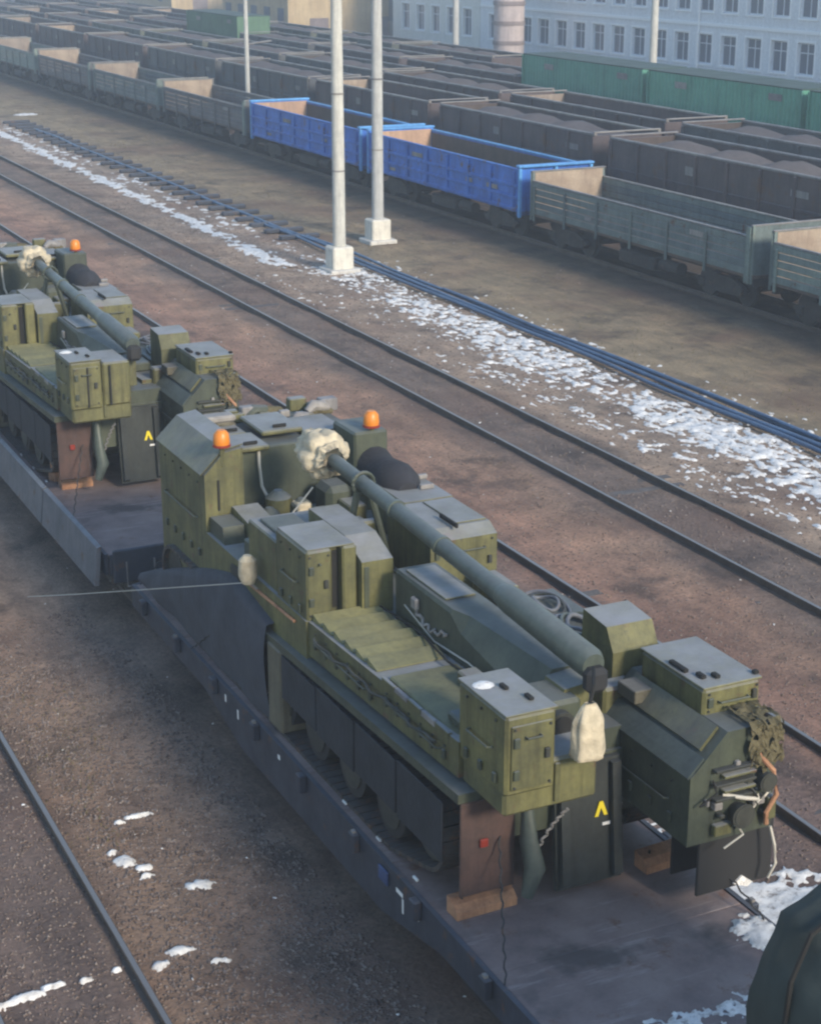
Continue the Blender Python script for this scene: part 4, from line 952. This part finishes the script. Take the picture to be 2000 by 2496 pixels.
for k, (kind, lab) in enumerate([
    ('pale', 'grey green plank wagon at the right edge, nearest in its row'),
    ('green', 'grey green plank wagon just right of the blue wagons'),
    ('blue', 'blue open wagon right of the white posts, light blue rim toward us'),
    ('blue', 'blue open wagon behind the white posts, farther of the two'),
    ('grey', 'grey plank wagon just left of the blue wagons'),
    ('green', 'green grey plank wagon, second left of the blue wagons'),
    ('grey', 'grey plank wagon, third left of the blue wagons'),
    ('pale', 'pale green plank wagon, fourth left of the blue wagons, at the left edge'),
    ('grey', 'plank wagon farthest away in the blue wagons\' row')]):
    wagon(kind, 30.95, 25.65 + 13.35 * k, lab, G1)
CW = {'brown': 'brown gondola wagon', 'light': 'brown gondola with pale lining', 'dark': 'dark grey gondola wagon', 'olive': 'olive grey gondola wagon', 'cont': 'green container wagon', 'cont2': 'dull green container wagon'}
LEN = {'brown': 12.8, 'dark': 12.8, 'olive': 12.8, 'light': 12.8, 'cont': 11.3, 'cont2': 11.3}
def heap(x, y, label, group, top=2.86):
    V = []; F = []; nx_, ny_ = 7, 30
    for j in range(ny_):
        for i in range(nx_):
            u = i / (nx_ - 1) * 2 - 1; v = j / (ny_ - 1)
            z = top + .42 * (1 - u * u) * (.6 + .4 * math.sin(v * 25)) * min(1, 8 * v, 8 * (1 - v)) + .08 * mnoise.noise(Vector((u * 3 + x, v * 22 + y, 0)))
            V.append((x + u * 1.36, y + .13 + v * 12.54, z))
    for j in range(ny_ - 1):
        for i in range(nx_ - 1): F.append((j * nx_ + i, j * nx_ + i + 1, (j + 1) * nx_ + i + 1, (j + 1) * nx_ + i))
    n0 = len(V); V += [(x - 1.36, y + .13, 1.31), (x + 1.36, y + .13, 1.31), (x + 1.36, y + 12.67, 1.31), (x - 1.36, y + 12.67, 1.31)]
    F += [(n0, n0 + 3, n0 + 2, n0 + 1), tuple(range(nx_))[::-1] + (n0, n0 + 1), tuple(range((ny_ - 1) * nx_, ny_ * nx_)) + (n0 + 2, n0 + 3),
          tuple(k * nx_ for k in range(ny_)) + (n0 + 3, n0), tuple(k * nx_ + nx_ - 1 for k in range(ny_))[::-1] + (n0 + 1, n0 + 2)]
    set_org(); o = raw('ore_heap', V, F, 'coal', None, True); tag(o, label, 'ore', group)
def row(xc, y0, kinds, where, group, loads=''):
    y = y0
    for k, kd in enumerate(kinds):
        wagon(kd, xc, y, f'{CW[kd]}, {ORD[k]} from right in {where}', group)
        if k < len(loads) and loads[k] == 'x': heap(xc, y, f'dark brown ore filling the {ORD[k]} wagon from right in {where}', 'ore loads in ' + where)
        y += LEN[kd] + (.3 if 'cont' in kd else 1.0)
row(36.0, 28.0, ['brown', 'brown', 'brown', 'light', 'dark', 'dark', 'brown', 'light', 'light', 'olive', 'dark', 'light', 'light'], 'the row behind the blue wagons', 'gondolas in the second parked row', 'xxx.xxx..xx..')
row(41.0, 44.5, ['dark', 'light', 'brown', 'dark', 'dark', 'olive', 'olive', 'brown', 'light', 'dark', 'brown', 'light'], 'the third parked row', 'gondolas in the third parked row', 'x.xxxxxx.xx.')
row(46.2, 45.2, ['cont', 'cont', 'cont', 'brown', 'brown', 'dark', 'cont2', 'brown', 'light', 'brown', 'brown'], 'the fourth parked row', 'wagons in the fourth parked row', '...xxx.x.xx')
row(51.4, 92.0, ['brown', 'olive', 'olive', 'olive', 'light', 'dark', 'brown', 'light'], 'the farthest parked row', 'wagons in the farthest parked row', 'xxxx.xx.')

# ================================================================== BUILDINGS
def wall_with_windows(root, x, y0, y1, zb, zt, cols, rows, mat, depth=.35):
    """wall at X=x facing -X, built as piers and bands round real openings; cols: (y0,y1), rows: (z0,z1)"""
    m = MB(); zs = [zb] + [q for r_ in rows for q in r_] + [zt]
    for k in range(0, len(zs), 2): m.box(x, x + depth, y0, y1, zs[k], zs[k + 1])
    ysx = [y0] + [q for c in cols for q in c] + [y1]
    for (za, zb_) in rows:
        for k in range(0, len(ysx), 2): m.box(x + .001, x + depth - .001, ysx[k], ysx[k + 1], za, zb_)
    m.build('wall', mat, root)
    def win(a, b, c, d):
        f = MB(); t = .09; X0, X1 = x + .16, x + .22
        f.box(X0, X1, a, a + t, c, d); f.box(X0, X1, b - t, b, c, d); f.box(X0, X1, a + t, b - t, c, c + t); f.box(X0, X1, a + t, b - t, d - t, d)
        mid = (a + b) / 2; f.box(X0, X1, mid - .04, mid + .04, c + t, d - t); zz = c + (d - c) * .68; f.box(X0 + .002, X1 - .002, a + t, b - t, zz - .03, zz + .03)
        w_ = f.build('window', 'sash', root)
        MB().box(x + .185, x + .195, a + t * .5, b - t * .5, c + t * .5, d - t * .5).build('pane', 'glass', w_)
        MB().box(x - .08, x + .15, a - .08, b + .08, c - .10, c - .002).build('sill', 'trim', w_)
        r_ = MB(); r_.box(x - .03, x - .002, a - .12, a - .001, c, d + .12); r_.box(x - .03, x - .002, b + .001, b + .12, c, d + .12); r_.box(x - .03, x - .002, a, b, d + .001, d + .12); r_.build('surround', 'trim', w_)
    for (a, b) in cols:
        for (c, d) in rows: win(a, b, c, d)
b1 = empty('office_building', 68, 60, 0, 'long pale blue building with rows of windows at the upper right', 'building')
cols = [(72 + 2.62 * k, 72 + 2.62 * k + 1.62) for k in range(21)]
wall_with_windows(b1, 68, 70, 127.5, -.1, 9.0, cols, [(1.95, 3.85), (5.25, 7.15)], 'facade')
MB().box(68.36, 82, 70, 127.5, -.1, 8.9).build('block', 'facade', b1); MB().box(67.7, 82.3, 69.7, 127.5, 9.01, 9.35).build('roof', 'roof_grey', b1)
MB().box(67.92, 67.998, 70, 127.4, 4.35, 4.55).build('string_course', 'trim', b1); MB().box(67.9, 67.998, 70, 127.4, -.1, .8).build('plinth', 'wall_grey', b1)
MB().tube([(67.9, 97, 0), (67.9, 97, 9)], .07, 8).build('downpipe', 'trim', b1)
b2 = empty('office_building', 68, 128, 0, 'cream white end block left of the pale blue building', 'building')
cols = [(129 + 2.9 * k, 129 + 2.9 * k + 1.5) for k in range(5)]
wall_with_windows(b2, 68, 127.6, 144, -.1, 9.2, cols, [(1.95, 4.1), (5.3, 7.3)], 'facade_w')
MB().box(68.36, 82, 127.6, 144, -.1, 9.1).build('block', 'facade_w', b2); MB().box(67.7, 82.3, 127.6, 144.3, 9.21, 9.5).build('roof', 'roof_grey', b2)
# round pink brick tower
t = empty('brick_tower', 64, 115.5, 0, 'round pinkish brick tower with dark bands before the pale building', 'tower')
MB().tube([(64, 115.5, -.1), (64, 115.5, 9.5), (64, 115.5, 10), (64, 115.5, 10.6)], [1.15, 1.1, 1.1, .3], 24).build('shaft', 'wall_pink', t, True)
for z in (2.2, 3.6, 5.0, 6.4, 7.8): MB().tube([(64, 115.5, z), (64, 115.5, z + .28)], 1.19, 24).build('band', 'band', t, True)
def shed(x0, x1, y0, y1, h, ridge, wall, roof, label, doors=2, wins=3):
    r = empty('shed', (x0 + x1) / 2, y0, 0, label, 'shed')
    xm = (x0 + x1) / 2
    MB().prism('y', [(x0, -.1), (x1, -.1), (x1, h), (xm, ridge), (x0, h)], y0, y1).build('wall', wall, r)
    rf = MB(); rf.add([(x0 - .3, y0 - .3, h - .08), (xm, y0 - .3, ridge + .08), (xm, y1 + .3, ridge + .08), (x0 - .3, y1 + .3, h - .08), (x0 - .3, y0 - .3, h + .06), (xm, y0 - .3, ridge + .24), (xm, y1 + .3, ridge + .24), (x0 - .3, y1 + .3, h + .06)],
                 [(0, 1, 2, 3), (4, 7, 6, 5), (0, 4, 5, 1), (3, 2, 6, 7), (0, 3, 7, 4), (1, 5, 6, 2)])
    rf.add([(x1 + .3, y0 - .3, h - .08), (xm, y0 - .3, ridge + .08), (xm, y1 + .3, ridge + .08), (x1 + .3, y1 + .3, h - .08), (x1 + .3, y0 - .3, h + .06), (xm, y0 - .3, ridge + .24), (xm, y1 + .3, ridge + .24), (x1 + .3, y1 + .3, h + .06)],
           [(0, 1, 2, 3), (4, 7, 6, 5), (0, 4, 5, 1), (3, 2, 6, 7), (0, 3, 7, 4), (1, 5, 6, 2)])
    rf.build('roof', roof, r)
    L = y1 - y0
    for k in range(wins):
        y = y0 + L * (k + .5) / wins; MB().box(x0 - .06, x0 - .004, y - .7, y + .7, h * .4, h * .75).build('window', 'glass', r)
    W = x1 - x0
    for k in range(doors):
        x = x0 + W * (k + .5) / doors; MB().box(x - .9, x + .9, y0 - .06, y0 - .004, -.1, 2.6).build('door', 'band', r)
shed(60, 72, 149, 166, 4.6, 6.0, 'wall_tan', 'roof_grey', 'tan brick shed behind the slender post', 2, 5)
shed(72, 90, 170, 190, 6.5, 8.5, 'wall_grey', 'roof_blue', 'grey shed with blue roof at the top left')
shed(66, 80, 200, 225, 5, 7.2, 'wall_tan', 'roof_red', 'shed with reddish roof at the top left')
shed(84, 104, 205, 240, 7, 9, 'facade_w', 'roof_grey', 'white shed in the far top left')
shed(62, 74, 236, 262, 5, 7, 'wall_pink', 'roof_red', 'pink walled shed farthest at the top left')
shed(70, 86, 146.5, 160, 5.5, 7.0, 'wall_grey', 'roof_grey', 'grey shed beside the cream end block')

# ================================================================== HAZE
set_org()
hz = MB().box(-140, 420, -70, 560, -1.2, 14.5).build('haze', None, None)
mh = bpy.data.materials.new('haze_air'); mh.use_nodes = True; nn = mh.node_tree.nodes; nn.clear()
pv = nn.new('ShaderNodeVolumePrincipled'); pv.inputs['Color'].default_value = (.86, .90, .98, 1); pv.inputs['Density'].default_value = .0023; pv.inputs['Anisotropy'].default_value = .3
om = nn.new('ShaderNodeOutputMaterial'); mh.node_tree.links.new(pv.outputs[0], om.inputs['Volume'])
hz.data.materials.append(mh); tag(hz, 'thin winter haze over the rail yard', 'haze', kind='stuff')
